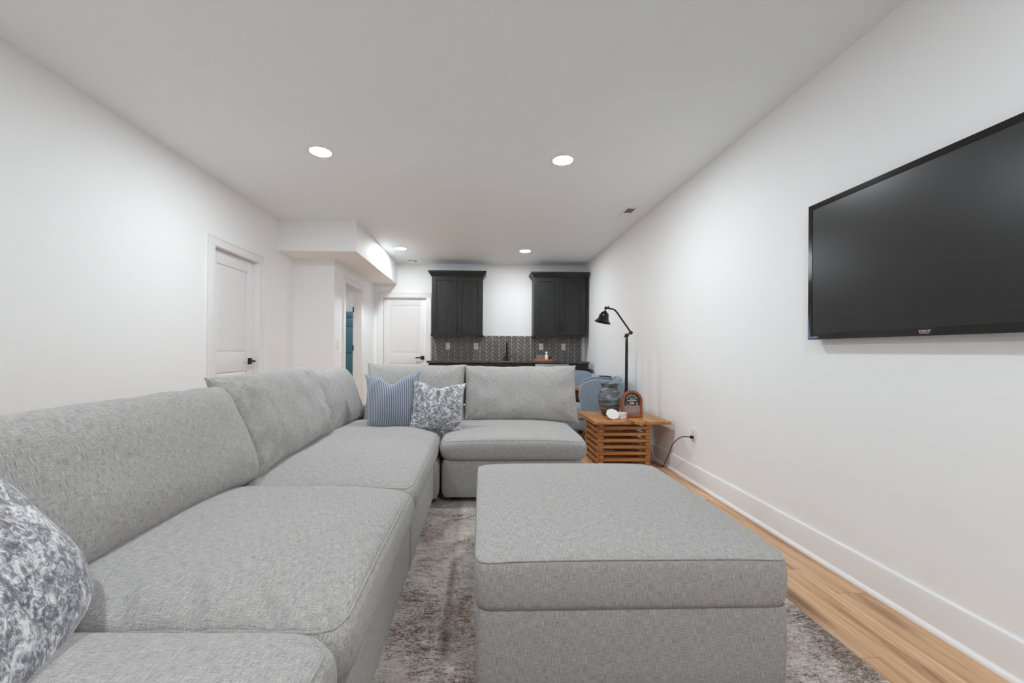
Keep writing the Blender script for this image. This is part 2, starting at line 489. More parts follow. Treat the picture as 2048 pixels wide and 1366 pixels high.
def casing(idx, mat, W, H, label):
    cw, ct = 0.085, 0.018
    def bprof(m, a0, a1, b0, b1):
        m.box(a0, a1, 0, ct, b0, b1)
    m = MB(); m.box(-cw, W + cw, 0, ct, H, H + cw)
    m.box(-cw - 0.004, W + cw + 0.004, 0, ct + 0.006, H + cw - 0.018, H + cw)
    m.xf(mat)
    t = struct(m.build('trim_%d' % idx, M['trim'], bevel=0.004), label, 'door casing')
    for a0, a1, b0 in ((-cw, 0, -cw - 0.004), (W, W + cw, W + cw - 0.014)):
        m = MB().box(a0, a1, 0, ct, 0, H); m.box(b0, b0 + 0.018, 0, ct + 0.006, 0, H); m.xf(mat)
        m.build('casing_board', M['trim'], t, bevel=0.004)
    # jamb lining
    for a0, a1, b0, b1 in ((-0.02, 0, 0, H + 0.02), (W, W + 0.02, 0, H + 0.02), (0, W, H, H + 0.02)):
        m = MB().box(a0, a1, -T, 0.001, b0, b1).xf(mat)
        m.build('jamb', M['trim'], t)
    return t

def door_leaf(idx, mat, W, H, rec, label, handle_u, lever_dir, panels):
    th = 0.035
    n0, n1 = -rec - th, -rec
    g = 0.003
    st = 0.115
    us = [g, st, W - st, W - g]
    zs = [0.008, 0.20] + [v for p in panels[::-1] for v in p][1:] + [H - g]
    # slab core slightly behind, stiles and rails proud
    m = MB().box(g, W - g, n0, n1 - 0.010, 0.008, H - g)
    m.xf(mat)
    d = struct(m.build('door_%d' % idx, M['trim']), label, 'door')
    for a0, a1 in ((g, st), (W - st, W - g)):
        MB().box(a0, a1, n1 - 0.0101, n1, 0.008, H - g).xf(mat).build('stile', M['trim'], d, bevel=0.004)
    edges = [0.008] + [v for p in sorted(panels) for v in p] + [H - g]
    for k in range(0, len(edges), 2):
        MB().box(st, W - st, n1 - 0.0101, n1 - 0.0002, edges[k], edges[k + 1]).xf(mat).build('rail', M['trim'], d, bevel=0.004)
    for z0, z1 in panels:
        e = 0.028
        m = MB()
        a0, a1 = st + 0.004, W - st - 0.004
        m.add([(a0, n1 - 0.0098, z0 + .004), (a1, n1 - 0.0098, z0 + .004), (a1, n1 - 0.0098, z1 - .004), (a0, n1 - 0.0098, z1 - .004),
               (a0 + e, n1 - 0.003, z0 + e), (a1 - e, n1 - 0.003, z0 + e), (a1 - e, n1 - 0.003, z1 - e), (a0 + e, n1 - 0.003, z1 - e)],
              [[0, 1, 5, 4], [1, 2, 6, 5], [2, 3, 7, 6], [3, 0, 4, 7], [4, 5, 6, 7]])
        m.xf(mat).build('panel', M['trim'], d, sharp=5)
    # lever handle with a square rose
    hz = 1.0; s = lever_dir
    r = MB().box(handle_u - 0.033, handle_u + 0.033, n1, n1 + 0.010, hz - 0.033, hz + 0.033).xf(mat).build('rose', M['black_metal'], d, bevel=0.002)
    m = MB().lathe([(0.010, n1 + 0.010), (0.010, n1 + 0.052)], (handle_u, 0, hz), 12, 'y')
    a = sorted((handle_u - s * 0.012, handle_u + s * 0.115))
    m.box(a[0], a[1], n1 + 0.044, n1 + 0.056, hz - 0.010, hz + 0.010)
    m.xf(mat).build('lever', M['black_metal'], r, bevel=0.0015, seg=1)
    r['label'] = 'square black rose with a flat lever'
    return d

matL = frame_xf((XL, LD0, 0), (0, 1, 0), (1, 0, 0))
casing(1, matL, LD1 - LD0, DH, 'white casing around the closed door in the left wall')
door_leaf(1, matL, LD1 - LD0, DH - 0.003, 0.045, 'closed white two-panel door in the left wall', LD1 - LD0 - 0.065, -1, [(0.22, 0.90), (1.09, 1.93)])
matB = frame_xf((BD0, YB, 0), (1, 0, 0), (0, -1, 0))
casing(2, matB, BD1 - BD0, DH, 'white casing around the closed door beside the bar cabinets')
door_leaf(2, matB, BD1 - BD0, DH - 0.003, 0.045, 'closed white two-panel door beside the bar cabinets', BD1 - BD0 - 0.065, -1, [(0.22, 0.895), (1.08, 1.92)])
matS = frame_xf((XS, SD0, 0), (0, 1, 0), (1, 0, 0))
tS = casing(3, matS, SD1 - SD0, DH, 'white casing around the open doorway under the soffit')
for hz in (0.28, 1.12, 1.72):
    MB().box(XS - T - 0.006, XS - T + 0.012, SD1 - 0.005, SD1 + 0.001, hz, hz + 0.085).build('hinge', M['black_metal'], tS, bevel=0.001)

# ---- room seen through the doorway
struct(B(-4.3, XS - T, 8.9, 9.0, 0, 2.4).build('wall_bath_back', M['wall']), 'white end wall of the room beyond the doorway', 'wall')
struct(B(-4.4, -4.3, YA + T, 9.0, 0, 2.4).build('wall_bath_left', M['wall']), 'white left wall of the room beyond the doorway', 'wall')
struct(B(-4.3, XL - T, YA, YA + T, 0, 2.4).build('wall_bath_front', M['wall']), 'white near wall of the room beyond the doorway', 'wall')
struct(B(XS - T, XS - T + 0.1, YB + T, 9.0, 0, 2.4).build('wall_bath_right', M['wall']), 'white right wall of the room beyond the doorway', 'wall')
struct(B(-4.4, XS - T, YA + T, 9.0, 2.40, 2.48).build('ceiling_bath', M['ceiling']), 'white ceiling of the room beyond the doorway', 'ceiling')
t = thing('tall_cabinet', 'tall teal cabinet seen through the open doorway', 'cabinet', (-2.85, 8.62, 0))
B(-3.30, -2.42, 8.62, 8.895, 0.0, 1.93).build('body', M['teal'], t, bevel=0.003)
for z0, z1 in ((0.10, 0.56), (0.60, 1.04), (1.08, 1.58), (1.62, 1.78), (1.80, 1.91)):
    for x0, x1 in ((-3.28, -2.865), (-2.855, -2.44)):
        d = B(x0, x1, 8.60, 8.619, z0, z1).build('drawer_front', M['teal'], t, bevel=0.003)

# ------------------------------------------------------------------ ceiling fittings
def recessed(x, y, z, label, first=[None]):
    t = thing('recessed_light', label, 'light', (x, y, z), 0, 'recessed ceiling lights')
    r = MB(); n = 40
    prof = [(0.078, -0.002), (0.080, -0.006), (0.094, -0.0055), (0.101, -0.003), (0.102, 0.0), (0.078, 0.0)]
    vs, fs = [], []
    for rr, h in prof:
        for k in range(n):
            a = 2 * PI * k / n; vs.append((x + rr * math.cos(a), y + rr * math.sin(a), z + h))
    P_ = len(prof)
    for i in range(P_):
        j = (i + 1) % P_
        for k in range(n): fs.append([i * n + k, i * n + (k + 1) % n, j * n + (k + 1) % n, j * n + k])
    r.add(vs, fs).build('trim_ring', M['trim'], t)
    MB().lathe([(0.0775, -0.001), (0.0775, -0.0045)], (x, y, z), 40).build('diffuser', M['lens'], t)
recessed(-1.265, 3.24, ZC, 'round recessed ceiling light above the left run of the sofa')
recessed(0.645, 3.29, ZC, 'round recessed ceiling light above the far end of the ottoman')
recessed(-1.23, 6.25, ZC, 'round recessed ceiling light beside the white soffit')
recessed(0.66, 6.29, ZC, 'round recessed ceiling light in front of the bar cabinets')
recessed(-1.265, 0.25, ZC, 'left round recessed ceiling light straight above the camera')
recessed(0.645, 0.25, ZC, 'right round recessed ceiling light straight above the camera')
recessed(-2.95, 7.3, 2.40, 'round recessed light in the room beyond the doorway')

t = thing('smoke_detector', 'small round white smoke detector on the ceiling near the far wall', 'smoke detector', (-1.20, 7.12, ZC))
MB().lathe([(0.055, -0.030), (0.062, -0.024), (0.066, -0.006)], (-1.20, 7.12, ZC), 32).build('cover', M['plate'], t)
MB().lathe([(0.070, -0.006), (0.070, 0.0)], (-1.20, 7.12, ZC), 32).build('base', M['dark_slot'], t)

t = thing('air_vent', 'white slotted air register in the ceiling by the right wall', 'vent', (1.60, 4.50, ZC))
vx0, vx1, vy0, vy1 = 1.535, 1.665, 4.33, 4.67
m = MB().box(vx0, vx0 + 0.02, vy0, vy1, ZC - 0.006, ZC).box(vx1 - 0.02, vx1, vy0, vy1, ZC - 0.006, ZC)
m.box(vx0 + 0.02, vx1 - 0.02, vy0, vy0 + 0.02, ZC - 0.006, ZC).box(vx0 + 0.02, vx1 - 0.02, vy1 - 0.02, vy1, ZC - 0.006, ZC)
m.box(vx0 + 0.02, vx1 - 0.02, 4.495, 4.51, ZC - 0.006, ZC)
m.build('frame', M['plate'], t)
B(vx0 + 0.02, vx1 - 0.02, vy0 + 0.02, 4.495, ZC - 0.0012, ZC).build('opening', M['vent_dark'], t)
for k in range(7):
    y = vy0 + 0.030 + k * 0.021
    MB().add([(vx0 + .02, y, ZC - 0.005), (vx1 - .02, y, ZC - 0.005), (vx1 - .02, y + 0.004, ZC - 0.0012), (vx0 + .02, y + 0.004, ZC - 0.0012),
              (vx0 + .02, y + .0015, ZC - 0.005), (vx1 - .02, y + .0015, ZC - 0.005), (vx1 - .02, y + 0.0055, ZC - 0.0012), (vx0 + .02, y + 0.0055, ZC - 0.0012)],
             [[0, 1, 2, 3], [4, 7, 6, 5], [0, 4, 5, 1], [3, 2, 6, 7], [0, 3, 7, 4], [1, 5, 6, 2]]).build('slat', M['plate'], t)
for k in range(7):
    y = 4.515 + k * 0.0195
    B(vx0 + 0.02, vx1 - 0.02, y, y + 0.018, ZC - 0.0045, ZC - 0.0005).build('slat', M['plate'], t)

# ------------------------------------------------------------------ wall plates
def plate(name, label, mat, kind, cat, black_plug=False, group=None):
    """local: u along wall, n out of wall"""
    o = mat.translation
    t = thing(name, label, cat, o, 0, group)
    MB().box(-0.038, 0.038, 0.0, 0.006, -0.06, 0.06).xf(mat).build('cover_plate', M['plate'], t, bevel=0.0022)
    if kind == 'outlet':
        for dz in (-0.021, 0.021):
            r = MB().box(-0.017, 0.017, 0.006, 0.0082, dz - 0.015, dz + 0.015).xf(mat).build('receptacle', M['plate'], t, bevel=0.0008, seg=1)
            m = MB().box(-0.0085, -0.0055, 0.0082, 0.0086, dz - 0.002, dz + 0.008).box(0.0055, 0.0085, 0.0082, 0.0086, dz - 0.002, dz + 0.007)
            m.lathe([(0.003, 0.0082), (0.003, 0.0086)], (0, 0, dz - 0.009), 10, 'y')
            m.xf(mat).build('slot', M['dark_slot'], r)
    else:
        r = MB().box(-0.0165, 0.0165, 0.006, 0.0085, -0.033, 0.033).xf(mat).build('rocker', M['plate'], t, bevel=0.0008, seg=1)
        MB().box(-0.004, 0.004, 0.0085, 0.0092, -0.024, -0.018).xf(mat).build('indicator', M['dark_slot'], r)
    return t
def matR(y, z): return frame_xf((XR, y, z), (0, -1, 0), (-1, 0, 0))
def matBk(x, z, y=YB - 0.011): return frame_xf((x, y, z), (1, 0, 0), (0, -1, 0))
plate('wall_outlet', 'white wall outlet with a black plug above the right baseboard', matR(3.50, 0.41), 'outlet', 'outlet')
plate('wall_outlet', 'white wall plate on the right wall beside the counter end', matR(7.17, 1.19), 'outlet', 'outlet')
plate('light_switch', 'white light switch left of the open doorway', frame_xf((XS, 5.475, 1.205), (0, 1, 0), (1, 0, 0)), 'switch', 'switch')
for x, l in ((-0.595, 'white outlet plate on the backsplash, farthest left'), (-0.098, 'white outlet plate on the backsplash left of the faucet'),
             (1.063, 'white outlet plate on the backsplash above the orange tray'), (1.463, 'white outlet plate on the backsplash, farthest right')):
    plate('wall_outlet', l, matBk(x, 1.21), 'outlet', 'outlet', group='outlets on the backsplash')

# ------------------------------------------------------------------ bar: backsplash, cabinets, counter
SX0, SX1, SZ0, SZ1 = -0.885, 1.792, 0.955, 1.40
bs = B(SX0, SX1, YB - 0.006, YB - 0.0005, SZ0, SZ1).build('backsplash', M['grout'], origin=(0, YB, 0))
tag(bs, 'grey-brown chevron tile backsplash above the bar counter', 'backsplash')
def clip(poly, ax, lim, keep_ge):
    out = []
    for i in range(len(poly)):
        a, b = poly[i], poly[(i + 1) % len(poly)]
        ia = (a[ax] >= lim) == keep_ge; ib = (b[ax] >= lim) == keep_ge
        if ia: out.append(a)
        if ia != ib:
            k = (lim - a[ax]) / (b[ax] - a[ax])
            out.append((a[0] + (b[0] - a[0]) * k, a[1] + (b[1] - a[1]) * k))
    return out
cwid, pitch, gap = 0.1125, 0.069, 0.0072
cache = {}
i = 0; x = SX0 - 0.04
while x < SX1:
    up = 1 if i % 2 else -1
    z = SZ0 - 0.13
    while z < SZ1 + 0.13:
        # parallelogram from left height z to right height z+up*cwid
        a = z + (0 if up > 0 else cwid)
        poly = [(x + gap / 2, a), (x + cwid - gap / 2, a + up * (cwid - gap)), (x + cwid - gap / 2, a + up * (cwid - gap) + pitch - gap * 1.35), (x + gap / 2, a + pitch - gap * 1.35)]
        p = poly
        for ax, lim, ge in ((0, SX0, True), (0, SX1, False), (1, SZ0 + 0.002, True), (1, SZ1 - 0.002, False)):
            if len(p) >= 3: p = clip(p, ax, lim, ge)
        if len(p) >= 3:
            ar = abs(sum(p[k][0] * p[(k + 1) % len(p)][1] - p[(k + 1) % len(p)][0] * p[k][1] for k in range(len(p)))) / 2
            if ar > 2e-4:
                fullp = p == poly
                cx_, cz_ = x + cwid / 2, a
                if fullp and up in cache:
                    o = bpy.data.objects.new('tile', cache[up]); C.objects.link(o)
                else:
                    q = [(px - cx_, pz - cz_) for px, pz in p]
                    o = MB().prism(q, 'y', -0.011, -0.005).build('tile', M['tile'], origin=(0, 0, 0), bevel=0.0012, seg=1)
                    if fullp: cache[up] = o.data
                o.parent = bs; o.location = (cx_, 0, cz_)
        z += pitch
    x += cwid; i += 1

def bar_handle(u, z0, z1, y, parent, horiz=False):
    m = MB()
    if horiz:
        m.box(z0, z1, y - 0.032, y - 0.022, u - 0.005, u + 0.005)
        for q in (z0 + 0.015, z1 - 0.015): m.box(q - 0.004, q + 0.004, y - 0.022, y, u - 0.004, u + 0.004)
    else:
        m.box(u - 0.005, u + 0.005, y - 0.032, y - 0.022, z0, z1)
        for q in (z0 + 0.015, z1 - 0.015): m.box(u - 0.004, u + 0.004, y - 0.022, y, q - 0.004, q + 0.004)
    return m.build('handle', M['black_metal'], parent, bevel=0.001, seg=1)

def shaker(parent, x0, x1, y, z0, z1, name='door', fr=0.075):
    d = B(x0, x1, y - 0.010, y, z0, z1).build(name, M['espresso'], parent, bevel=0.001, seg=1)
    m = MB().box(x0, x0 + fr, y - 0.020, y - 0.010, z0, z1).box(x1 - fr, x1, y - 0.020, y - 0.010, z0, z1)
    m.box(x0 + fr, x1 - fr, y - 0.020, y - 0.010, z0, z0 + fr).box(x0 + fr, x1 - fr, y - 0.020, y - 0.010, z1 - fr, z1)
    m.build('door_frame', M['espresso'], d, bevel=0.0015, seg=1)
    return d

def upper(x0, x1, label):
    z0, z1, yf = 1.405, 2.40, 6.98
    t = thing('wall_cabinet', label, 'cabinet', ((x0 + x1) / 2, YB, z0), 0, 'dark wall cabinets over the bar')
    B(x0, x1, yf, YB - 0.001, z0, z1).build('body', M['espresso'], t, bevel=0.002)
    mid = (x0 + x1) / 2
    for a, b, hu in ((x0 + 0.004, mid - 0.0015, mid - 0.035), (mid + 0.0015, x1 - 0.004, mid + 0.035)):
        d = shaker(t, a, b, yf, z0 + 0.004, z1 - 0.01)
        bar_handle(hu, z0 + 0.055, z0 + 0.185, yf - 0.020, d)
    # crown moulding, a sloped profile mitred round three sides
    prof = [(0.0, 2.385), (0.008, 2.390), (0.012, 2.40), (0.022, 2.412), (0.042, 2.438), (0.052, 2.452), (0.056, 2.458), (0.056, 2.478), (0.0, 2.478)]
    vs, fs = [], []
    n = len(prof)
    yfr = yf - 0.020
    for cx_, dx, cy_, dy in ((x0, -1, YB - 0.001, 0), (x0, -1, yfr, -1), (x1, 1, yfr, -1), (x1, 1, YB - 0.001, 0)):
        for p, h in prof: vs.append((cx_ + dx * p, cy_ + dy * p, h))
    for s_ in range(3):
        for k in range(n):
            a, b = s_ * n + k, s_ * n + (k + 1) % n
            fs.append([a, b, b + n, a + n])
    fs.append(list(range(n))); fs.append(list(range(3 * n, 4 * n))[::-1])
    MB().add(vs, fs).build('crown_moulding', M['espresso'], t, sharp=25)
    B(x0 + 0.01, x1 - 0.01, yf + 0.005, YB - 0.002, 2.4001, 2.47).build('top_filler', M['espresso'], t)
    m = MB().box(x0 - 0.012, x1 + 0.012, yf - 0.024, yf - 0.004, z0 - 0.028, z0 - 0.0005)
    m.box(x0 - 0.012, x0 + 0.006, yf - 0.004, YB - 0.012, z0 - 0.028, z0 - 0.0005).box(x1 - 0.006, x1 + 0.012, yf - 0.004, YB - 0.012, z0 - 0.028, z0 - 0.0005)
    m.build('light_rail', M['espresso'], t, bevel=0.003)
upper(-0.850, 0.018, 'dark two-door wall cabinet beside the white far door')
upper(0.890, 1.772, 'dark two-door wall cabinet nearest the right wall')

CT = 0.962
ct = B(-0.888, 1.768, 6.655, YB - 0.012, CT - 0.035, CT).build('countertop', M['granite'], bevel=0.004)
tag(ct, 'dark speckled stone bar countertop with the sink faucet', 'countertop')
def base_unit(x0, x1, label, ndoor):
    z1 = CT - 0.036; yf = 6.70
    t = thing('base_cabinet', label, 'cabinet', ((x0 + x1) / 2, YB, 0), 0, 'dark base cabinets under the counter')
    B(x0, x1, yf, YB - 0.001, 0.10, z1).build('body', M['espresso'], t, bevel=0.001)
    B(x0 + 0.002, x1 - 0.002, yf + 0.06, YB - 0.01, 0.0, 0.10).build('toe_kick', M['black_foot'], t)
    dr = B(x0 + 0.004, x1 - 0.004, yf - 0.020, yf, z1 - 0.17, z1 - 0.006).build('drawer', M['espresso'], t, bevel=0.002)
    bar_handle(z1 - 0.088, (x0 + x1) / 2 - 0.07, (x0 + x1) / 2 + 0.07, yf - 0.020, dr, True)
    w_ = (x1 - x0 - 0.008) / ndoor
    for k in range(ndoor):
        a = x0 + 0.004 + k * w_
        d = shaker(t, a + 0.001, a + w_ - 0.001, yf, 0.11, z1 - 0.18)
        hu = a + w_ - 0.035 if k == 0 else a + 0.035
        bar_handle(hu, z1 - 0.36, z1 - 0.22, yf - 0.020, d)
base_unit(-0.858, -0.02, 'dark base cabinet at the left end of the counter', 2)
base_unit(-0.018, 0.870, 'dark sink base cabinet under the black faucet', 2)
base_unit(1.452, 1.760, 'narrow dark base cabinet at the right end of the counter', 1)
t = thing('beverage_fridge', 'stainless undercounter appliance showing just above the sofa back', 'appliance', (1.16, YB, 0))
B(0.876, 1.446, 6.72, YB - 0.01, 0.09, CT - 0.038).build('body', M['black_foot'], t, bevel=0.002)
B(0.880, 1.442, 6.68, 6.719, 0.11, CT - 0.042).build('door', M['stainless'], t, bevel=0.004)
MB().tube([(0.93, 6.64, 0.80), (1.39, 6.64, 0.80)], 0.009, 12).build('handle', M['stainless'], t)
B(0.90, 1.42, 6.77, YB - 0.02, 0.0, 0.09).build('toe_kick', M['black_foot'], t)

# faucet
fx, fy = 0.440, 7.16
t = thing('faucet', 'black gooseneck bar faucet standing on the countertop', 'faucet', (fx, fy, CT))
MB().lathe([(0.034, 0), (0.034, 0.008), (0.029, 0.014), (0.028, 0.08), (0.022, 0.12)], (fx, fy, CT), 24).build('base', M['black_metal'], t)
pts = [(fx, fy, CT + 0.10), (fx, fy, CT + 0.22)]
for k in range(1, 13):
    a = PI * k / 12 * 0.98
    pts.append((fx, fy - 0.075 + 0.075 * math.cos(a), CT + 0.24 + 0.085 * math.sin(a)))
pts.append((fx, fy - 0.150, CT + 0.18))
MB().tube(pts, 0.0175, 12).build('spout', M['black_metal'], t)
MB().lathe([(0.017, 0.0), (0.019, 0.01), (0.019, 0.06), (0.016, 0.07)], (fx, fy - 0.150, CT + 0.125), 16).build('spray_head', M['black_metal'], t)
MB().tube([(fx + 0.018, fy, CT + 0.075), (fx + 0.045, fy, CT + 0.078), (fx + 0.095, fy, CT + 0.083)], [0.013, 0.012, 0.009], 10).build('handle', M['black_metal'], t)

# tray with things on the counter
tx0, tx1, ty0, ty1 = 0.885, 1.205, 6.86, 7.06
t = thing('serving_tray', 'orange wooden tray on the dark counter', 'tray', ((tx0 + tx1) / 2, 6.96, CT))
B(tx0, tx1, ty0, ty1, CT, CT + 0.012).build('board', M['orange_wood'], t, bevel=0.002)
for a in ((tx0, tx1, ty0, ty0 + 0.012), (tx0, tx1, ty1 - 0.012, ty1)):
    B(*a, CT + 0.012, CT + 0.032).build('rim', M['orange_wood'], t, bevel=0.002)
for a in ((tx0, tx0 + 0.012, ty0 + 0.012, ty1 - 0.012), (tx1 - 0.012, tx1, ty0 + 0.012, ty1 - 0.012)):
    B(*a, CT + 0.012, CT + 0.032).build('rim', M['orange_wood'], t, bevel=0.002)
t = thing('napkin_box', 'small grey box on the orange tray', 'box', (1.0, 6.96, CT + 0.012))
B(0.93, 1.06, 6.92, 7.0, CT + 0.0121, CT + 0.098).build('body', M['grey_box'], t, bevel=0.003)
B(0.928, 1.062, 6.918, 7.002, CT + 0.0985, CT + 0.112).build('lid', M['grey_box'], t, bevel=0.002)
t = thing('soap_bottle', 'small white bottle with a round top on the orange tray', 'bottle', (1.105, 6.95, CT + 0.012))
MB().lathe([(0.026, 0.0), (0.031, 0.006), (0.032, 0.075), (0.027, 0.092), (0.013, 0.10), (0.012, 0.108)], (1.105, 6.95, CT + 0.0121), 24).build('body', M['white_ceramic'], t)
MB().lathe([(0.012, 0.0), (0.0185, 0.012), (0.02, 0.02), (0.0185, 0.030), (0.010, 0.040)], (1.105, 6.95, CT + 0.1202), 20).build('stopper', M['white_ceramic'], t)
t = thing('glass_jar', 'small dark glass jar at the right of the orange tray', 'jar', (1.165, 6.95, CT + 0.012))
MB().lathe([(0.018, 0.0), (0.024, 0.004), (0.025, 0.05), (0.020, 0.058)], (1.165, 6.95, CT + 0.0121), 20).build('body', M['glass_dark'], t)
MB().lathe([(0.021, 0.0), (0.021, 0.012)], (1.165, 6.95, CT + 0.0705), 20).build('lid', M['black_metal'], t)

# ------------------------------------------------------------------ soft goods helpers
def sgn(v): return 1.0 if v >= 0 else -1.0
def cushion_fn(x0, x1, y0, y1, z0, z1, R=0.06, crown=0.04, bulge=0.012, drop=0.012, wr=0.004, seed=0.0, sag=None, pw=2.6, tuck=0.010):
    cx, cy, cz = (x0 + x1) / 2, (y0 + y1) / 2, (z0 + z1) / 2
    hx, hy, hz = (x1 - x0) / 2, (y1 - y0) / 2, (z1 - z0) / 2
    def fn(a, b, c):
        px, py = a * hx, b * hy
        ix = max(-(hx - R), min(hx - R, px)); iy = max(-(hy - R), min(hy - R, py))
        dx, dy = px - ix, py - iy
        if abs(dx) > 1e-9 and abs(dy) > 1e-9:
            l = math.hypot(dx, dy); k = max(abs(dx), abs(dy)) / l; dx *= k; dy *= k
        px, py = ix + dx, iy + dy
        e = max(abs(a), abs(b))
        # outward bulge of the sides, tucked at the seams
        out = bulge * (1 - c * c) - tuck * abs(c) ** 10
        k = e ** 6
        px += sgn(a) * out * k * abs(a) ** 4; py += sgn(b) * out * k * abs(b) ** 4
        cr = (max(0.0, 1 - abs(a) ** pw) * max(0.0, 1 - abs(b) ** pw)) ** 0.62
        corner = (abs(a) * abs(b)) ** 5
        z = c * hz + (crown * cr - drop * corner) * max(0.0, c)
        if c > 0 and wr:
            q = Vector((px * 3.2 + seed, py * 3.2 - seed, seed))
            z += wr * noise.noise(q) * c * min(1, (1 - e) * 8 + 0.25) * 2
            q = Vector((px * 9 + seed, py * 5 + seed * 2, 3.1))
            z += wr * 0.5 * noise.noise(q) * c * min(1, (1 - e) * 8 + 0.1)
        if sag and c > 0:
            for (sx, sy, sl, sw, an, sd) in sag:
                ex, ey = px + cx - sx, py + cy - sy
                la, wa = ex * math.cos(an) + ey * math.sin(an), -ex * math.sin(an) + ey * math.cos(an)
                z -= sd * math.exp(-(la / sl) ** 2) * (math.exp(-(wa / sw) ** 2) - 0.5 * math.exp(-((wa - 1.9 * sw) / (1.2 * sw)) ** 2)) * c
        return Vector((cx + px, cy + py, cz + z))
    return fn

def cushion_mesh(fn, nx=44, ny=44, nz=10):
    m = MB()
    def lin(n):  # denser towards the ends
        return [math.copysign(1 - (1 - abs(t)) ** 1.5, t) for t in [2 * i / n - 1 for i in range(n + 1)]]
    A, Bv, Cv = lin(nx), lin(ny), [2 * i / nz - 1 for i in range(nz + 1)]
    def grid(P_, Q, f):
        o = len(m.v)
        for p in P_:
            for q in Q: m.v.append(f(p, q))
        k = len(Q)
        for i in range(len(P_) - 1):
            for j in range(k - 1):
                m.f.append([o + i * k + j, o + i * k + j + 1, o + (i + 1) * k + j + 1, o + (i + 1) * k + j])
    grid(A, Bv, lambda p, q: fn(p, q, 1)); grid(A[::4] if nx % 4 == 0 else A, Bv, lambda p, q: fn(p, q, -1)) if False else grid(A, Bv, lambda p, q: fn(p, q, -1))
    for s_ in (-1, 1):
        grid(A, Cv, lambda p, q: fn(p, s_, q)); grid(Bv, Cv, lambda p, q: fn(s_, p, q))
    return m

def seam_loop(fn, c, n=60, off=0.0):
    pts = []
    for k in range(n): pts.append(fn(-1 + 2 * k / n, -1, c))
    for k in range(n): pts.append(fn(1, -1 + 2 * k / n, c))
    for k in range(n): pts.append(fn(1 - 2 * k / n, 1, c))
    for k in range(n): pts.append(fn(-1, 1 - 2 * k / n, c))
    return pts

def pillow_mesh(hw, hh, tf, tb, mat4, nu=48, nv=40, p=3.0, q=0.5, pinch=0.03, chop=0.0, wr=0.006, seed=0.0, ear=0.0, ribs=0, uvoff=(0, 0), sagtop=0.0, wavy=0.0, taper=0.0):
    """stuffed pillow: local x width, y up (0..2hh), z out of the face"""
    m = MB(); m.uv = []
    def outline(u, v):
        x = u * hw * (1 - pinch * (1 - v * v) * abs(u) ** 3) * (1 + taper * (v * 0.5))
        y = v * hh * (1 - pinch * (1 - u * u) * abs(v) ** 3)
        if ear:
            c4 = (abs(u) * abs(v)) ** 8
            x += sgn(u) * ear * c4; y += sgn(v) * ear * c4
        if v > 0: y -= chop * math.exp(-(u / 0.36) ** 2) * v ** 2
        if v > 0: y -= sagtop * (1 - u * u) * v ** 3
        if wavy: y += wavy * (noise.noise(Vector((u * 3.1 + seed, seed * 1.7, 0.5))) + 0.5 * noise.noise(Vector((u * 8 + seed, 2.5, seed)))) * max(0.0, v) ** 2
        return x, y + hh
    def pos(u, v, s_):
        x, y = outline(u, v)
        th = (max(0, 1 - abs(u) ** p) * max(0, 1 - abs(v) ** p)) ** q
        z = s_ * (tf if s_ > 0 else tb) * th
        if s_ > 0 and wr:
            e = max(abs(u), abs(v))
            k = 0.35 + 1.1 * e ** 3
            z += wr * k * th ** 0.4 * (noise.noise(Vector((x * 7 + seed, y * 7, seed * 3.3))) + 0.7 * noise.noise(Vector((x * 17, y * 9 + seed, 5.0 + seed))))
            # creases running in from the corners
            for su in (-1, 1):
                for sv in (-1, 1):
                    du, dv = u - su, v - sv
                    r = math.hypot(du, dv)
                    if r < 0.7:
                        a = math.atan2(dv * sv, du * su)
                        z += wr * 0.7 * math.sin(a * 9 + seed + su * 2 + sv) * (r / 0.25) * math.exp(-r / 0.22) * th ** 0.5
        if ribs: z += s_ * 0.0022 * (math.sin(2 * PI * x * ribs)) * min(1, th * 3)
        if chop: z -= s_ * 0.02 * math.exp(-(u / 0.2) ** 2) * max(0, v) ** 2 * th
        return Vector((x, y, z))
    def lin(n, dense=1.35):
        return [math.copysign(1 - (1 - abs(t)) ** dense, t) for t in [2 * i / n - 1 for i in range(n + 1)]]
    U_ = lin(nu, 1.6 if not ribs else 1.08); V_ = lin(nv, 1.6)
    for s_ in (1, -1):
        o = len(m.v)
        for u in U_:
            for v in V_:
                pt = pos(u, v, s_); m.v.append(mat4 @ pt); m.uv.append((pt.x + uvoff[0], pt.y + uvoff[1]))
        k = len(V_)
        for i in range(nu):
            for j in range(nv): m.f.append([o + i * k + j, o + (i + 1) * k + j, o + (i + 1) * k + j + 1, o + i * k + j + 1])
    loop = []
    n = 40
    for k in range(n): loop.append((-1 + 2 * k / n, -1))
    for k in range(n): loop.append((1, -1 + 2 * k / n))
    for k in range(n): loop.append((1 - 2 * k / n, 1))
    for k in range(n): loop.append((-1, 1 - 2 * k / n))
    seam = [mat4 @ Vector((*outline(u, v), 0)) for u, v in loop]
    return m, seam

def basis(o, wdir, updir):
    wd = Vector(wdir).normalized(); ud = Vector(updir); ud = (ud - wd * ud.dot(wd)).normalized(); nd = wd.cross(ud)
    return Matrix(((wd.x, ud.x, nd.x, o[0]), (wd.y, ud.y, nd.y, o[1]), (wd.z, ud.z, nd.z, o[2]), (0, 0, 0, 1)))

